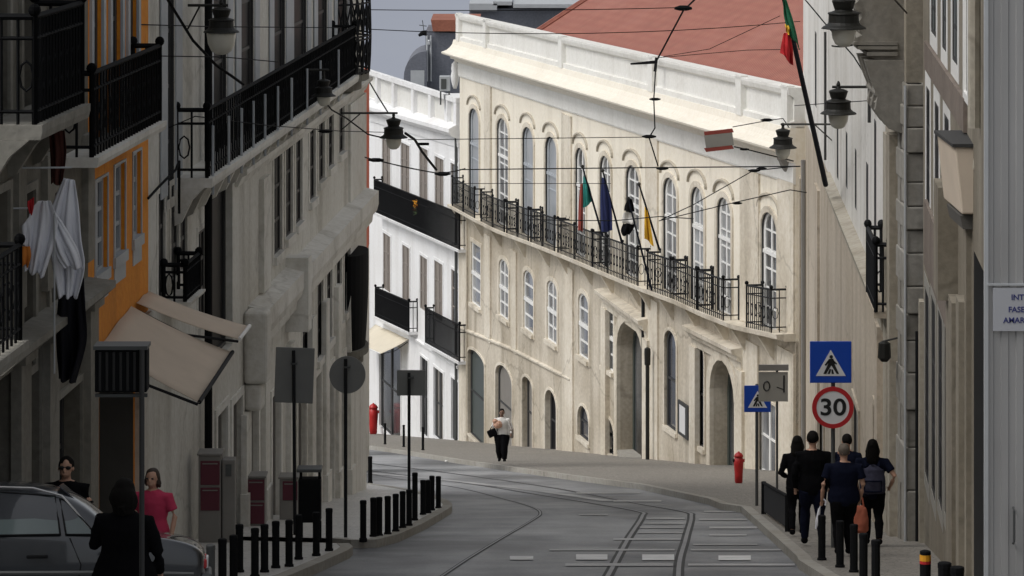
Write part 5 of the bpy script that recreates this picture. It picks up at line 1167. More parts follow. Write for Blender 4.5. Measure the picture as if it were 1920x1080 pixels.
flag('longest flagpole with a black and white flag, third from the left', (1222, 545), (1178, 372), [('cloth_black', [(1180, 370), (1172, 385), (1170, 396)], [(1185, 374), (1188, 385), (1190, 398)]), ('cloth_white', [(1170, 398), (1166, 412), (1168, 420)], [(1190, 398), (1193, 412), (1194, 418)]), ('cloth_black', [(1168, 420), (1164, 432), (1168, 442)], [(1192, 418), (1188, 428), (1180, 440)])])
flag('flagpole with a yellow flag, rightmost on the balcony', (1237, 470), (1198, 345), [('flag_yellow', [(1209, 388), (1208, 420), (1208, 446)], [(1213, 392), (1220, 425), (1226, 462)])])
flag('tall dark flagpole with the green and red flag against the tiled roof', (1548, 346), (1466, -20), [('flag_green', [(1469, 0), (1470, 30), (1478, 62)], [(1474, 0), (1486, 36), (1500, 92)]), ('flag_yellow', [(1472, 46), (1473, 54), (1474, 62)], [(1478, 48), (1480, 56), (1481, 64)]), ('flag_red', [(1470, 62), (1466, 82), (1464, 100)], [(1482, 62), (1486, 92), (1488, 124)])], 0.3, 1.6, hE.w, 0.055, None)
mb = MB(); Yb = 76.0; o = P(1348, 262, Yb); t = thing('street_banner', 'small red white red banner hung from the overhead wires', 'banner', loc=o)
for m, y0, y1, k in (('rust_red', 246, 253, 0), ('plate_grey', 253, 277, 1), ('rust_red', 277, 284, 2)):
    mb = MB(); mb.prism([P(1321 + 3 * (k > 0), y1 + 1, Yb) - o, P(1376, y1 - 5, Yb) - o, P(1373, y0 - 5, Yb) - o, P(1320, y0 + 1, Yb) - o], (0, 0.03, 0)); mb.build('stripe', m, t)

# ================================================================ OVERHEAD WIRES
def cable(label, pts, r=0.010, sag=0.0, name='overhead_cable', fit=()):
    ps = [P(*p) for p in pts]; c = []
    for a, b in zip(ps, ps[1:]):
        n = 10
        for k in range(n + (b is ps[-1])):
            q = a.lerp(b, k / n); q.z -= sag * 4 * (k / n) * (1 - k / n); c.append(q)
    o = c[0].copy(); t = thing(name, label, 'cable', loc=o, group='overhead wires across the street'); mb = MB(); mb.tube([p - o for p in c], r, 5); mb.build('wire', 'iron_dark', t)
    for x, y, Y, s in fit:
        q = P(x, y, Y) - o; mb = MB(); mb.tube([q - Vector((s, 0, 0)), q - Vector((s * 0.4, 0, 0)), q + Vector((s * 0.4, 0, 0)), q + Vector((s, 0, 0))], [r, s * 0.28, s * 0.28, r], 6); mb.build('insulator', 'iron_dark', t)
    return t
CB = [('wire crossing the sky strip highest and running before the tiled roof', [(676, 18, 78), (1282, 14, 82)], .010, .04, ((1281, 14, 82, .2),)),
      ('wire crossing the sky strip at the brick coping', [(676, 54, 78), (1500, 40, 88)], .010, .2, ()),
      ('thick slack cable slanting across the left house near its downpipe', [(312, -5, 48), (362, 76, 49), (405, 122, 50), (456, 158, 51)], .022, .0, ()),
      ('dark span wire slanting up from the palace parapet post to the roof', [(1232, 112, 88), (1281, 20, 86), (1310, -8, 84)], .024, .0, ((1281, 16, 86, .22),)),
      ('drop wire hanging from the parapet down the cornice', [(1230, 118, 100), (1226, 186, 99), (1228, 240, 98), (1217, 258, 98), (1234, 312, 98)], .020, .0, ((1228, 186, 99, .16), (1217, 256, 98, .2))),
      ('dark level wire across the upper palace windows', [(862, 318, 100), (1242, 314, 90), (1500, 312, 84)], .016, .0, ((1242, 316, 90, .16),)),
      ('wire from the third left lantern to the white house edge', [(655, 284, 74), (705, 300, 78), (822, 325, 84), (872, 316, 92)], .016, .02, ((705, 300, 78, .18), (830, 326, 84, .2))),
      ('thin wire over the arches of the palace left half', [(765, 262, 95), (1214, 257, 98)], .011, .0, ()),
      ('thin wire through the middle of the upper palace windows', [(855, 344, 96), (1145, 344, 92)], .009, .0, ()),
      ('slanting wire rising to the junction by the palace capital', [(1240, 412, 84), (1300, 384, 82), (1412, 320, 80), (1490, 312, 79)], .012, .0, ((1414, 320, 80, .14), (1428, 316, 80, .12))),
      ('lower slanting wire ending at the right pier of the palace', [(1236, 414, 84), (1376, 380, 81), (1482, 356, 79), (1512, 361, 78)], .012, .0, ((1382, 381, 81, .12),)),
      ('wire level with the balcony flags', [(990, 412, 96), (1150, 414, 92), (1236, 406, 88), (1300, 410, 86)], .013, .0, ()),
      ('brown wire from the largest lantern down to the old stone balcony', [(1506, -5, 60), (1552, 50, 57), (1600, 105, 55), (1662, 203, 54)], .012, .0, ()),
      ('short wire between the largest lantern and the stone balcony', [(1560, 86, 54), (1600, 84, 53.5), (1650, 78, 53)], .013, .02, ()),
      ('cable from the corner balcony down to the third left lantern', [(688, 146, 76), (708, 180, 75), (728, 212, 74)], .016, .0, ()),
      ('heavy looped cable right of the third left lantern', [(760, 250, 73), (778, 262, 74), (790, 282, 75), (802, 298, 76), (818, 318, 77)], .030, .0, ((794, 270, 75, .12),)),
      ('cable linking the second left lantern with the third', [(598, 176, 63), (622, 206, 66), (650, 222, 69), (690, 252, 71), (716, 258, 73)], .016, .0, ()),
      ('wire from the banner towards the palace capital', [(1376, 275, 76), (1400, 280, 76), (1488, 302, 76)], .014, .0, ((1396, 280, 76, .10),)),
      ('wire holding the banner from the right lantern arm', [(1374, 238, 76), (1440, 226, 75), (1468, 222, 74), (1480, 240, 74)], .010, .0, ((1438, 225, 75, .14),)),
      ('faint wire crossing the tiled roof from the parapet', [(1244, 106, 92), (1330, 92, 90), (1462, 30, 86)], .009, .0, ()),
      ('faint long wire crossing the tiled roof low', [(1236, 108, 92), (1400, 94, 90), (1500, 92, 88)], .009, .0, ()),
      ('thin level wire before the grey corner house at the first lantern', [(262, 46, 47), (400, 50, 52), (640, 52, 62)], .008, .0, ()),
      ('thin wire from the orange balcony to the long balcony', [(300, 105, 48), (420, 107, 50), (520, 116, 54)], .008, .0, ()),
      ('thin wire on the plain wall of the grey corner house', [(310, 242, 49.5), (366, 218, 50), (500, 235, 55), (640, 246, 66), (720, 248, 74)], .008, .0, ((610, 246, 66, .14),)),
      ('thin wire over the pale corner house below the lanterns', [(1490, 198, 70), (1640, 188, 58)], .008, .0, ()),
      ('hooked cable loop on the grey corner house above the awning', [(278, 372, 47.3), (300, 348, 48), (330, 318, 48.8), (336, 302, 49), (336, 400, 49.2)], .020, .0, ())]
for l, pts, r, sag, fit in CB: cable(l, pts, r, sag, fit=fit)
t = thing('cable_bracket', 'small black wire bracket on top of the palace parapet', 'bracket', loc=P(1230, 119, 104)); o = P(1230, 119, 104)
mb = MB(); mb.tube([P(1182, 120, 104) - o, P(1232, 116, 104) - o], [0.03, 0.06], 6); mb.build('arm', 'iron_dark', t); mb = MB(); mb.tube([P(1231, 108, 104) - o, P(1228, 134, 104) - o], 0.05, 6); mb.build('post', 'iron_dark', t)
t = thing('roof_antenna', 'small dark antenna on the palace roof edge', 'antenna', loc=P(1378, 158, 97)); o = P(1378, 158, 97)
mb = MB(); mb.tube([P(1372, 150, 97) - o, P(1378, 157, 97) - o, P(1387, 156, 97) - o], 0.035, 6); mb.tube([P(1378, 157, 97) - o, P(1378, 164, 97) - o], 0.02, 5); mb.build('mast', 'iron_dark', t)
t = thing('roof_antenna', 'thin antenna and dark cowl on the slate grey rooftop house', 'antenna', loc=P(794, 66, 167)); o = P(794, 66, 167)
mb = MB(); mb.tube([P(796, 66, 167) - o, P(792, 38, 167) - o], 0.02, 5); mb.tube([P(786, 47, 167) - o, P(800, 49, 167) - o], 0.02, 5); mb.build('mast', 'pole_grey', t)
mb = MB(); mb.tube([P(785, 67, 167) - o, P(792, 62, 167) - o, P(800, 62, 167) - o], [0.06, 0.12, 0.14], 8); mb.build('cowl', 'iron_dark', t)
t = thing('air_conditioner', 'pale air conditioning unit on the roof left of the palace cornice', 'unit', loc=P(834, 165, 141.5)); s = F / 141.5
mb = MB(); mb.box(-10 / s, 10 / s, 0, 0.5, -6 / s, 22 / s); bevel(mb.build('casing', 'zinc', t), 0.02); mb = MB(); mb.box(-7 / s, 3 / s, -0.02, 0, -2 / s, 17 / s); mb.build('grille', 'pole_grey', t)
for a in (-8, 8):
    mb = MB(); mb.box(a / s - 0.03, a / s + 0.03, 0.1, 0.4, -32 / s, -6 / s); mb.build('foot', 'pole_grey', t)
t = thing('stone_urn', 'white weathered ornament at the left end of the palace cornice', 'ornament', loc=P(853, 160, 139.8)); k = 139.8 / F
mb = MB(); mb.lathe([(3 * k, -6 * k), (5 * k, 0), (7 * k, 8 * k), (8 * k, 18 * k), (6 * k, 26 * k), (7 * k, 32 * k), (6 * k, 40 * k), (2 * k, 45 * k)], (0, 0, 0), 10); mb.build('urn', 'white_plaster', t, True)
t = thing('hanging_flowers', 'small cluster of yellow and red flowers hung on the upper balcony of the white house', 'flowers', M=hW_w.M); u, z = hW_w.at(780, 396, 0.46)
random.seed(3)
for m, dz in (('leaf', 0.0), ('faded_red', 0.12), ('amber', 0.36)):
    mb = MB()
    for k in range(22):
        c = Vector((u + random.gauss(0, 0.10), -0.5 + random.gauss(0, 0.04), z + dz + random.gauss(0, 0.09))); a = Vector((random.uniform(-1, 1), random.uniform(-1, 1), random.uniform(-1, 1))).normalized() * 0.06; q = a.cross(Vector((.3, .5, .8))).normalized() * 0.035
        mb.quad(c - a, c + q, c + a, c - q)
    mb.build('leaves' if m == 'leaf' else 'blossoms', m, t, normals=False)

# ================================================================ PEOPLE
FOLD = bpy.data.textures.new('folds', 'CLOUDS'); FOLD.noise_scale = 0.14
def fuse(mb, name, mat, parent, vox=0.012, smooth=3, folds=0.0, mats=None):
    """melt overlapping limbs into one continuous skin"""
    o = mb.build('tmp', mat); md = o.modifiers.new('r', 'REMESH'); md.mode = 'VOXEL'; md.voxel_size = vox; md.use_smooth_shade = True
    sm = o.modifiers.new('s', 'SMOOTH'); sm.iterations = smooth; sm.factor = 0.5
    if folds:
        dm = o.modifiers.new('d', 'DISPLACE'); dm.texture = FOLD; dm.strength = folds; dm.mid_level = 0.5; dm.texture_coords = 'LOCAL'
    dg = bpy.context.evaluated_depsgraph_get(); me = bpy.data.meshes.new_from_object(o.evaluated_get(dg)); me.name = name
    me.materials.clear(); me.materials.append(MATS[mat]); bpy.data.objects.remove(o)
    r = bpy.data.objects.new(name, me); COL.objects.link(r); r.parent = parent
    return r
def hand(mb, w, d, k, side, curl=0.5):
    """palm, four unequal bent fingers and a thumb leaving the side of the palm"""
    d = d.normalized(); sd = d.cross(Vector((0, 1, 0.2))).normalized(); nn = d.cross(sd).normalized()
    pe = w + d * 0.052 * k * 1.7
    mb.tube([w, w + d * 0.03 * k * 1.7, pe], [(0.020 * k * 1.6, 0.016 * k * 1.6), (0.026 * k * 1.6, 0.014 * k * 1.6), (0.024 * k * 1.6, 0.011 * k * 1.6)], 8)
    for i, ln in enumerate((0.040, 0.046, 0.043, 0.034)):
        b = pe + sd * (i - 1.5) * 0.0125 * k * 1.7; ln *= k * 1.7; m1 = b + d * ln * 0.5 + nn * ln * 0.12 * curl; m2 = m1 + d * ln * 0.35 + nn * ln * 0.35 * curl; e = m2 + d * ln * 0.15 + nn * ln * 0.4 * curl
        mb.tube([b - d * 0.01, m1, m2, e], [0.0085 * k * 1.6, 0.008 * k * 1.6, 0.007 * k * 1.6, 0.006 * k * 1.6], 6)
    b = w + d * 0.022 * k * 1.7 + sd * side * 0.02 * k * 1.7
    mb.tube([b, b + (d * 0.6 + sd * side * 0.8) * 0.025 * k * 1.7, b + (d * 1.1 + sd * side * 0.9 + nn * 0.4 * curl) * 0.036 * k * 1.7], [0.011 * k * 1.6, 0.0095 * k * 1.6, 0.007 * k * 1.6], 6)
def human(label, pos, rz, H, top, bottom, hair, skin='skin', arms=None, feet=None, hairlen=0.0, wide=1.0, sleeve='long', shirt_len=0.47, flare=1.0, lean=0.0, head=(0, 0), legw=1.0, bag=None, folds=0.02, bald=False, leg_end=0.055, hv=1.0):
    """local frame: x right, y ahead, z up; numbers are fractions of the height H"""
    t = thing('person', label, 'person', loc=pos, rz=rz); V = lambda x, y, z: Vector((x * H, (y + lean * max(0, z - 0.5)) * H, z * H))
    feet = feet or ((-0.055, 0.10), (0.055, -0.09)); arms = arms or (((-0.150, -0.02, 0.64), (-0.155, 0.06, 0.50)), ((0.150, -0.02, 0.64), (0.155, -0.02, 0.50)))
    hx, hy = head
    def torso(mb, k, z0=0.47, z1=0.86, fl=1.0):
        R_ = [(0.455, .075, .060), (0.50, .098, .070), (0.56, .097, .070), (0.63, .086, .062), (0.70, .098, .070), (0.76, .110, .070), (0.80, .108, .058), (0.825, .072, .048), (0.845, .042, .042), (0.87, .034, .038)]
        R_ = [q for q in R_ if z0 <= q[0] <= z1]
        mb.tube([V(0, 0, z) for z, a, b in R_], [(b * k * H, a * k * wide * H * (1 + (fl - 1) * max(0, (0.70 - z) / 0.25))) for z, a, b in R_], 14)
    def leg(mb, i, k, z_end=0.05):
        sx = (-1, 1)[i]; fx, fy = feet[i]; hip = V(sx * 0.052, 0, 0.50); an = V(fx, fy, 0.055 + (0.03 if fy < -0.05 else 0)); kn = hip.lerp(an, 0.48) + Vector((0, (0.05 if fy < 0 else 0.03) * H, 0))
        e = kn.lerp(an, min(1, (kn.z - z_end * H) / max(1e-3, kn.z - an.z)))
        mb.tube([hip, hip.lerp(kn, 0.5), kn, kn.lerp(e, 0.35), e], [0.058 * k * H, 0.050 * k * H, 0.036 * k * H, 0.036 * k * H, 0.025 * k * H], 10); return an
    def arm(mb, i, k, upto=1.0):
        sx = (-1, 1)[i]; sh = V(sx * 0.108 * wide, 0, 0.79); el, wr = V(*arms[i][0]), V(*arms[i][1])
        if upto < 0.5: mb.tube([V(sx * 0.06, 0, 0.79), sh, sh.lerp(el, 0.65)], [0.036 * k * H, 0.036 * k * H, 0.033 * k * H], 10)
        else: mb.tube([V(sx * 0.06, 0, 0.79), sh, sh.lerp(el, 0.5), el, el.lerp(wr, 0.4), el.lerp(wr, upto)], [0.034 * k * H, 0.034 * k * H, 0.030 * k * H, 0.025 * k * H, 0.023 * k * H, 0.017 * k * H], 10)
        return el, wr
    # --- the body: one continuous surface with head, face and hands
    b = MB(); torso(b, 1.0)
    hc = V(hx, hy + 0.006, 0.930); rh = H * 0.060
    b.tube([V(0, -0.004, 0.83), V(hx * 0.5, hy * 0.5 - 0.003, 0.87), V(hx, hy, 0.905)], [0.036 * H, 0.031 * H, 0.032 * H], 10)
    b.ball(hc + Vector((0, -0.006 * H, 0.010 * H)), rh, 14, 0, (0.80, 0.98, 1.0)); b.ball(hc + Vector((0, 0.012 * H, -0.028 * H)), rh, 12, 0, (0.62, 0.72, 0.68))
    b.ball(hc + Vector((0, 0.060 * H, -0.010 * H)), rh * 0.16, 8, 0, (0.8, 1.0, 1.3)); b.ball(hc + Vector((0, 0.052 * H, -0.038 * H)), rh * 0.2, 8, 0, (1.4, 0.6, 0.5))
    for sx in (-1, 1): b.ball(hc + Vector((sx * 0.049 * H, -0.004 * H, -0.008 * H)), rh * 0.24, 8, 0, (0.45, 0.8, 1.2))
    for i in (0, 1):
        an = leg(b, i, 0.92); el, wr = arm(b, i, 0.9); hand(b, wr, wr - el, H / 1.7 * 0.62, (1, -1)[i])
        b.tube([an + Vector((0, -0.02 * H, -0.02 * H)), an + Vector((0, 0.03 * H, -0.03 * H)), an + Vector((0, 0.085 * H, -0.038 * H))], [0.024 * H, 0.024 * H, 0.016 * H], 8)
    fuse(b, 'body', skin, t, 0.009, 2)
    # --- clothes over it
    c = MB(); torso(c, 1.10, shirt_len - 0.02, 0.85, flare)
    for i in (0, 1): arm(c, i, 1.28, 0.95 if sleeve == 'long' else 0.3)
    fuse(c, 'jacket' if sleeve == 'long' else 'shirt', top, t, 0.012, 3, folds)
    c = MB(); torso(c, 1.06, 0.455, 0.60)
    for i in (0, 1): leg(c, i, 1.16 * legw, leg_end)
    c.ball(V(0, 0, 0.49), 0.06 * H, 10, 0, (1.5, 1.0, 0.9)); fuse(c, 'trousers', bottom, t, 0.012, 3, folds)
    for i in (0, 1):
        fx, fy = feet[i]; an = V(fx, fy, 0.055 + (0.03 if fy < -0.05 else 0)); c = MB()
        c.tube([an + Vector((0, -0.032 * H, -0.022 * H)), an + Vector((0, -0.01 * H, -0.02 * H)), an + Vector((0, 0.04 * H, -0.028 * H)), an + Vector((0, 0.095 * H, -0.040 * H))], [0.022 * H, 0.031 * H, 0.029 * H, 0.017 * H], 10); fuse(c, 'shoe', 'cloth_black', t, 0.009, 2)
    # --- hair, eyes
    c = MB(); c.ball(hc + Vector((0, -0.014 * H, 0.018 * H)), rh, 14, 0, (0.90, 0.98, 0.98))
    if bald: c = MB(); c.ball(hc + Vector((0, -0.020 * H, -0.006 * H)), rh, 14, 0, (0.90, 0.92, 0.72))
    if hairlen > 0:
        c.tube([hc + Vector((0, -0.03 * H, 0.02 * H)), hc + Vector((0, -0.04 * H, -0.05 * H)), hc + Vector((0, -0.055 * H, -hairlen * H * 0.7)), hc + Vector((0.005, -0.06 * H, -hairlen * H))], [(0.045 * H, 0.052 * H), (0.040 * H, 0.060 * H), (0.026 * H, 0.058 * H), (0.012 * H, 0.03 * H)], 12)
        for sx in (-1, 1): c.tube([hc + Vector((sx * 0.035 * H, -0.01 * H, 0.02 * H)), hc + Vector((sx * 0.052 * H, -0.012 * H, -0.04 * H)), hc + Vector((sx * 0.055 * H, -0.02 * H, -hairlen * 0.75 * H))], [0.022 * H, 0.02 * H, 0.008 * H], 8)
    if hv > 1: c.ball(hc + Vector((0, -0.03 * H, -0.02 * H)), rh * hv, 12, 0, (1.05, 0.9, 1.15)); c.tube([hc + Vector((0, -0.03 * H, -0.03 * H)), hc + Vector((0, -0.04 * H, -0.10 * H))], [(0.05 * H, 0.062 * H), (0.03 * H, 0.055 * H)], 10)
    fuse(c, 'hair', hair, t, 0.009, 1, 0.03)
    for sx in (-1, 1):
        c = MB(); c.ball(hc + Vector((sx * 0.021 * H, 0.050 * H, 0.006 * H)), 0.008 * H, 8, 0, (1.3, 0.5, 0.7)); c.build('eye', 'sign_black', t, True)
    return t, V
def stand(px, s, h=KH): Y = F / s; return Vector(((px - CX) / s, Y, gz(Y) + h))
# --- the walkers on the right pavement, seen from behind
human('tallest walker, man in a black jacket and dark jeans with short dark hair', stand(1524, 130), R(2), 1.66, 'cloth_black', 'cloth_navy', 'hair_dark', wide=1.22, arms=(((-0.165, -0.03, 0.64), (-0.150, 0.03, 0.50)), ((0.165, -0.02, 0.64), (0.155, 0.05, 0.49))), feet=((-0.06, 0.10), (0.07, -0.10)), shirt_len=0.47, legw=1.1)
human('woman with long dark hair in a dark coat left of the tallest walker', stand(1495, 122), R(-4), 1.54, 'skin_dark' if False else 'cloth_black', 'cloth_black', 'hair_dark', hairlen=0.14, arms=(((-0.165, -0.02, 0.63), (-0.11, 0.09, 0.58)), ((0.14, 0, 0.64), (0.14, 0.05, 0.52))), feet=((-0.05, -0.10), (0.05, 0.10)), shirt_len=0.44, flare=1.1)
human('grey haired person in a navy shirt and black trousers behind the speed limit pole', stand(1582, 138), R(3), 1.53, 'cloth_navy', 'cloth_black', 'hair_grey', wide=1.25, sleeve='short', arms=(((-0.185, -0.02, 0.65), (-0.190, 0.03, 0.50)), ((0.17, -0.02, 0.64), (0.15, 0.04, 0.50))), feet=((-0.06, -0.07), (0.06, 0.09)), shirt_len=0.44, flare=1.12, legw=1.15)
human('dark haired person mostly hidden behind the grey haired walker', stand(1588, 121), R(0), 1.56, 'cloth_navy', 'cloth_black', 'hair_dark', feet=((-0.05, 0.09), (0.05, -0.08)))
tw, Vw = human('woman with long black hair and black trousers carrying a denim rucksack, rightmost walker', stand(1636, 130), R(-3), 1.54, 'cloth_navy', 'cloth_black', 'hair_dark', wide=1.1, hairlen=0.19, sleeve='short', arms=(((-0.165, -0.03, 0.66), (-0.135, 0.06, 0.53)), ((0.205, -0.05, 0.67), (0.165, 0.05, 0.55))), feet=((-0.05, 0.09), (0.06, -0.08)), legw=1.1)
# rucksack worn by her, the salmon bag beside her, the pale umbrella of the man
p = stand(1636, 130); t = thing('rucksack', 'faded denim rucksack on the back of the rightmost walker', 'rucksack', loc=p + Vector((-0.02, -0.2, 1.0)), rz=R(-3))
mb = MB(); mb.tube([(0, 0, -0.20), (0, 0, -0.16), (0, -0.01, 0.0), (0, 0.01, 0.14), (0, 0.03, 0.20)], [(0.07, 0.15), (0.10, 0.19), (0.11, 0.19), (0.09, 0.17), (0.04, 0.11)], 14); fuse(mb, 'body', 'cloth_denim', t, 0.012, 3, 0.03)
mb = MB(); mb.tube([(-0.12, -0.10, -0.15), (0, -0.125, -0.15), (0.12, -0.10, -0.15), (0.12, -0.10, 0.0), (0, -0.12, 0.0), (-0.12, -0.10, 0.0), (-0.12, -0.10, -0.15)], 0.012, 6); mb.build('pocket_seam', 'cloth_navy', t)
for sx in (-1, 1):
    mb = MB(); mb.tube([(sx * 0.09, 0.06, 0.17), (sx * 0.10, 0.14, 0.26), (sx * 0.12, 0.24, 0.20), (sx * 0.13, 0.24, 0.02), (sx * 0.12, 0.06, -0.15)], 0.018, 6); mb.build('strap', 'cloth_navy', t)
p = stand(1612, 136); t = thing('shopping_bag', 'salmon pink cloth bag hanging between the two rightmost walkers', 'bag', loc=p + Vector((0, -0.05, 0.28)))
mb = MB(); mb.tube([(0, 0, 0.02), (0, 0, 0.06), (0.01, 0, 0.22), (0, 0, 0.36), (0, 0, 0.40)], [(0.05, 0.08), (0.07, 0.115), (0.065, 0.11), (0.04, 0.085), (0.02, 0.05)], 12); fuse(mb, 'body', 'cloth_salmon', t, 0.011, 3, 0.03)
mb = MB(); mb.tube([(-0.05, 0, 0.38), (-0.03, 0, 0.50), (0, 0, 0.56), (0.03, 0, 0.50), (0.05, 0, 0.38)], 0.012, 6); mb.build('handle', 'cloth_salmon', t)
p = stand(1537, 132); t = thing('folded_umbrella', 'pale folded umbrella with a hooked handle carried by the man in black', 'umbrella', loc=p + Vector((0, -0.06, 0.30)))
mb = MB(); mb.tube([(-0.06, 0, 0.0), (-0.04, 0, 0.10), (-0.01, 0, 0.28)], [0.012, 0.03, 0.018], 8); mb.build('canopy', 'laundry_white', t)
mb = MB(); mb.tube([(-0.01, 0, 0.28), (0.02, 0, 0.38), (0.05, 0, 0.42), (0.08, 0, 0.39), (0.075, 0, 0.33)], 0.014, 8); mb.build('handle', 'laundry_white', t)
# --- the woman crossing in front of the palace
tf, Vf = human('woman in a white top and wide dark trousers holding a bundle before the palace', stand(941, 63), R(172), 1.56, 'cloth_white', 'cloth_black', 'hair_dark', 'skin_dark', wide=1.1, sleeve='long', arms=(((-0.19, 0.0, 0.66), (-0.185, 0.06, 0.54)), ((0.175, 0.03, 0.66), (0.06, 0.13, 0.70))), feet=((-0.06, 0.06), (0.05, -0.04)), shirt_len=0.50, legw=1.6, flare=1.1)
p = stand(941, 63); t = thing('cloth_bundle', 'beige bundle held to the chest by the woman in white', 'bundle', loc=p + Vector((-0.12, -0.2, 1.12)))
mb = MB(); mb.ball((0, 0, 0), 0.12, 10, 0, (1.2, 0.8, 1.0)); mb.ball((-0.08, 0, 0.10), 0.08, 8); fuse(mb, 'cloth', 'skin', t, 0.012, 3, 0.04)
t = thing('handbag', 'dark handbag under the arm of the woman in white', 'handbag', loc=p + Vector((-0.27, -0.1, 0.86))); mb = MB(); mb.box(-0.15, 0.12, -0.06, 0.06, -0.1, 0.12, 0, Matrix.Rotation(R(-25), 4, 'Y')); bevel(mb.build('body', 'cloth_black', t), 0.03)
mb = MB(); mb.tube([(-0.08, 0, 0.1), (0.06, 0, 0.34), (0.14, 0, 0.06)], 0.014, 6); mb.build('strap', 'cloth_black', t)
t = thing('shoulder_bag', 'brown shoulder bag at the hip of the woman in white', 'handbag', loc=p + Vector((0.29, -0.05, 0.86))); mb = MB(); mb.box(-0.06, 0.06, -0.09, 0.09, -0.16, 0.14); bevel(mb.build('body', 'shutter_brown', t), 0.04)
mb = MB(); mb.tube([(0, -0.05, 0.12), (-0.06, -0.03, 0.32), (-0.10, 0, 0.42)], 0.014, 6); mb.build('strap', 'shutter_brown', t)
# --- people at the car
human('woman in a loose black blouse seen from behind in front of the car boot', stand(234, 224, 0.0), R(-12), 1.68, 'cloth_black', 'cloth_grey', 'hair_dark', wide=1.12, hairlen=0.10, hv=1.12, sleeve='long', shirt_len=0.47, flare=1.6, arms=(((-0.17, 0.03, 0.66), (-0.13, 0.13, 0.72)), ((0.165, 0.02, 0.64), (0.16, 0.08, 0.52))), feet=((-0.06, 0.02), (0.06, -0.02)), legw=1.25)
human('man in a black shirt and dark glasses standing behind the car roof', stand(124, 169, 0.0), R(176), 1.66, 'cloth_black', 'cloth_black', 'hair_dark', wide=1.2, sleeve='short', feet=((-0.06, 0.02), (0.06, -0.02)), arms=(((-0.165, 0.0, 0.64), (-0.15, 0.05, 0.50)), ((0.165, 0.0, 0.64), (0.15, 0.05, 0.50))))
gp = stand(124, 169, 0.0); t = thing('sunglasses', 'dark sunglasses worn by the man behind the car', 'glasses', loc=gp + Vector((0.0, -0.095, 1.66 * 0.938)), rz=R(176)); mb = MB()
for sx in (-1, 1):
    mb = MB(); mb.ball((sx * 0.036, 0.0, 0), 0.030, 8, 0, (1, 0.25, 0.7)); mb.build('lens', 'sign_black', t)
mb = MB(); mb.tube([(-0.07, -0.04, 0.006), (-0.06, 0.0, 0.006), (0.06, 0.0, 0.006), (0.07, -0.04, 0.006)], 0.005, 5); mb.build('frame', 'sign_black', t)
human('woman in a bright pink top standing behind the car boot', stand(286, 167, 0.0), R(165), 1.52, 'cloth_pink', 'cloth_black', 'hair_brown', 'skin', wide=1.12, sleeve='short', hairlen=0.09, arms=(((-0.175, 0.0, 0.65), (-0.165, 0.05, 0.52)), ((0.17, 0.0, 0.65), (0.12, 0.10, 0.60))), feet=((-0.06, 0.02), (0.06, -0.02)), flare=1.15)

# ================================================================ CAR
cy = 36.65; rear = Vector(((370 - CX) / F * 35.8, cy, gz(cy)))
car = thing('parked_car', 'grey blue four door saloon car standing across the side street at the left', 'car', M=Matrix.Translation(rear) @ Matrix.Rotation(-math.atan(SL), 4, 'X') @ Matrix.Rotation(math.pi + R(5), 4, 'Z'))
# side profile: x from the rear end forward; belt / deck height, roof height, half widths
ST = [(0.00, .42, .66, .66, .70), (0.04, .30, .72, .74, .80), (0.16, .24, .80, .82, .83), (0.48, .22, .86, .885, .85), (0.95, .22, .88, .93, .86), (1.06, .22, .885, 1.06, .865), (1.34, .22, .89, 1.29, .87), (1.62, .22, .89, 1.385, .87), (2.00, .22, .885, 1.425, .87), (2.50, .22, .88, 1.42, .87), (2.86, .22, .87, 1.36, .87), (3.20, .22, .87, 1.15, .87), (3.48, .22, .87, .95, .87), (3.62, .22, .86, .90, .865), (4.2, .22, .80, .84, .85), (4.6, .24, .72, .76, .80), (4.74, .30, .66, .68, .72), (4.78, .42, .60, .60, .66)]
def sec(st):
    x, zb, zbelt, zt, hw = st; g = (zt - zbelt) / 0.54; g = max(0.0, min(1.0, g)); tw = hw * (0.90 - 0.20 * g)
    pts = [(0, zb), (hw * 0.86, zb), (hw, zb + 0.16), (hw * 1.005, (zb + zbelt) / 2 + 0.08), (hw * 0.985, zbelt - 0.02), (hw * 0.955, zbelt), (tw + (hw * 0.955 - tw) * 0.30, zbelt + (zt - zbelt) * 0.72), (tw * 0.93, zt - 0.035 * (0.3 + g)), (tw * 0.6, zt), (0, zt + 0.012)]
    return [(x, y, z) for y, z in pts] + [(x, -y, z) for y, z in pts[-2:0:-1]]
mb = MB(); secs = [sec(s_) for s_ in ST]; n = len(secs[0]); vs = [v for s_ in secs for v in s_]
mb.add(vs, [(i * n + k, i * n + (k + 1) % n, (i + 1) * n + (k + 1) % n, (i + 1) * n + k) for i in range(len(ST) - 1) for k in range(n)] + [tuple(range(n)), tuple((len(ST) - 1) * n + k for k in range(n))])
bo = mb.build('body', 'car_paint', car, True); ss = bo.modifiers.new('round', 'SUBSURF'); ss.levels = 2; ss.render_levels = 2
def side_pt(x, f, sy):                                               # a point on the side glass: f from the belt (0) to the roof edge (1)
    for a, b in zip(ST, ST[1:]):
        if a[0] <= x <= b[0]:
            t = (x - a[0]) / (b[0] - a[0]); st = tuple(a[i] + (b[i] - a[i]) * t for i in range(5)); break
    x_, zb, zbelt, zt, hw = st; g = max(0, min(1, (zt - zbelt) / 0.54)); tw = hw * (0.90 - 0.20 * g); y0, y1 = hw * 0.955, tw * 0.95
    return Vector((x, sy * (y0 + (y1 - y0) * f + 0.012), zbelt + 0.015 + (zt - 0.075 - zbelt) * f))
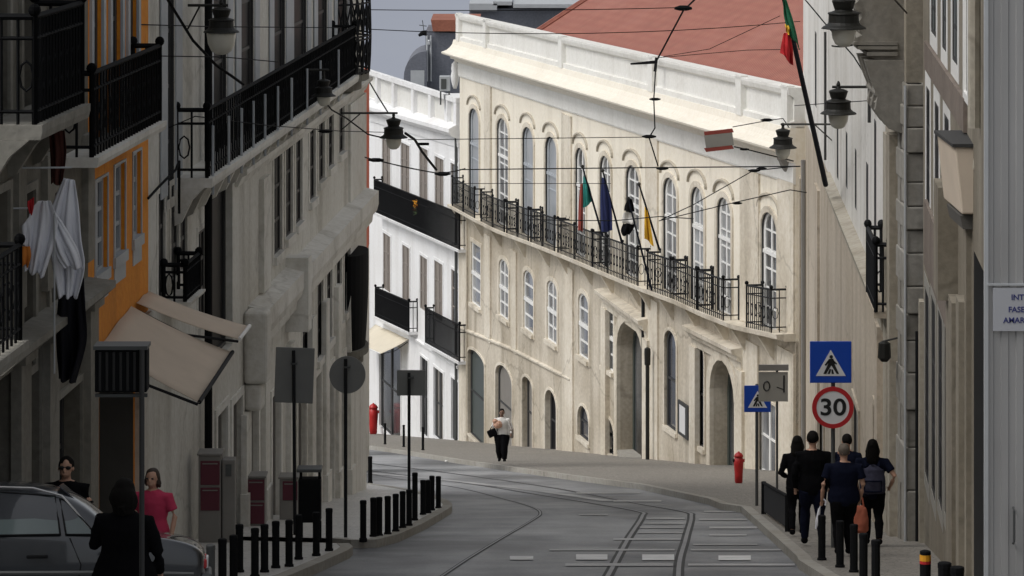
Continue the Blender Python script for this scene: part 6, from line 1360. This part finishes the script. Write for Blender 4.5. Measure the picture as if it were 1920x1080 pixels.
for sy in (1, -1):
    for pts, nm in (([(1.13, 0.0), (1.44, 0.0), (1.52, 0.93), (1.45, 0.90)], 'quarter_window'), ([(1.50, 0.0), (2.24, 0.0), (2.24, 0.95), (1.57, 0.95)], 'rear_window'), ([(2.32, 0.0), (3.32, 0.0), (2.98, 0.93), (2.32, 0.95)], 'front_window')):
        q = [side_pt(x, f, sy) for x, f in pts]; m = len(q); mb = MB(); mb.prism(q, (0, sy * 0.004, 0)); o = mb.build(nm, 'car_glass', car)
        mb = MB(); mb.tube([v + Vector((0, sy * 0.006, 0)) for v in q + q[:1]], 0.011, 5); mb.build('window_seal', 'iron_dark', o)
    mb = MB(); mb.tube([side_pt(x, f, sy) + Vector((0, sy * 0.012, 0)) for x, f in ((1.20, 0.30), (1.36, 0.72), (1.50, 1.02), (1.8, 1.06), (2.4, 1.06), (2.9, 1.02), (3.1, 0.8))], 0.012, 6); mb.build('roof_highlight_trim', 'steel', car)  # bright steel line added to stand in for the highlight along the roof edge
    for x in (1.62, 2.62):
        mb = MB(); mb.box(x, x + 0.22, sy * 0.865, sy * 0.90, 0.665, 0.70); bevel(mb.build('door_handle', 'iron_dark', car), 0.01)
    for xs in ([(1.40, .87), (1.28, .60), (1.32, .34)], [(2.28, .87), (2.28, .30)], [(3.42, .86), (3.46, .40)]):
        mb = MB(); mb.tube([(x, sy * (0.872 if z > 0.5 else 0.868), z) for x, z in xs], 0.006, 4); mb.build('door_gap', 'iron_dark', car)
    mb = MB(); mb.tube([(0.12, sy * 0.852, 0.50), (1.0, sy * 0.876, 0.52), (3.8, sy * 0.876, 0.52), (4.55, sy * 0.83, 0.50)], 0.022, 6); mb.build('side_moulding', 'pole_grey', car)
    for x in (0.98, 3.72):
        mb = MB(); M = Matrix.Translation((x, sy * 0.74, 0.31)) @ Matrix.Rotation(R(90), 4, 'X'); c = MB()
        c.lathe([(0.19, -0.10), (0.30, -0.105), (0.315, -0.08), (0.315, 0.08), (0.30, 0.105), (0.19, 0.10)], (0, 0, 0), 28); mb.add([M @ Vector(v) for v in c.v], c.f); wh = mb.build('wheel', 'tyre', car)
        mb = MB(); c = MB(); c.lathe([(0.19, -0.108), (0.16, -0.09), (0.05, -0.11), (0.05, 0.11), (0.16, 0.09), (0.19, 0.108)], (0, 0, 0), 20); mb.add([M @ Vector(v) for v in c.v], c.f); mb.build('rim', 'steel', wh)
    mb = MB(); mb.box(-0.015, 0.05, sy * 0.40, sy * 0.62, 0.54, 0.64); bevel(mb.build('tail_light', 'sign_red', car), 0.02)
q = [(1.10, 0.60, 0.985), (1.10, -0.60, 0.985), (1.56, -0.50, 1.365), (1.56, 0.50, 1.365)]
mb = MB(); mb.prism([Vector(v) + Vector((-0.02, 0, 0.02)) for v in q], (-0.006, 0, 0.006)); mb.build('rear_screen', 'pane_blue', car)
q = [(3.42, 0.62, 1.00), (3.42, -0.62, 1.00), (2.96, -0.52, 1.33), (2.96, 0.52, 1.33)]
mb = MB(); mb.prism([Vector(v) + Vector((0.02, 0, 0.02)) for v in q], (0.006, 0, 0.006)); mb.build('windscreen', 'pane_blue', car)
mb = MB(); mb.box(-0.07, 0.10, -0.74, 0.74, 0.34, 0.50); bevel(mb.build('bumper', 'pole_grey', car), 0.03)
mb = MB(); mb.box(-0.03, -0.005, -0.26, 0.26, 0.53, 0.64); mb.build('number_plate', 'sign_white', car)
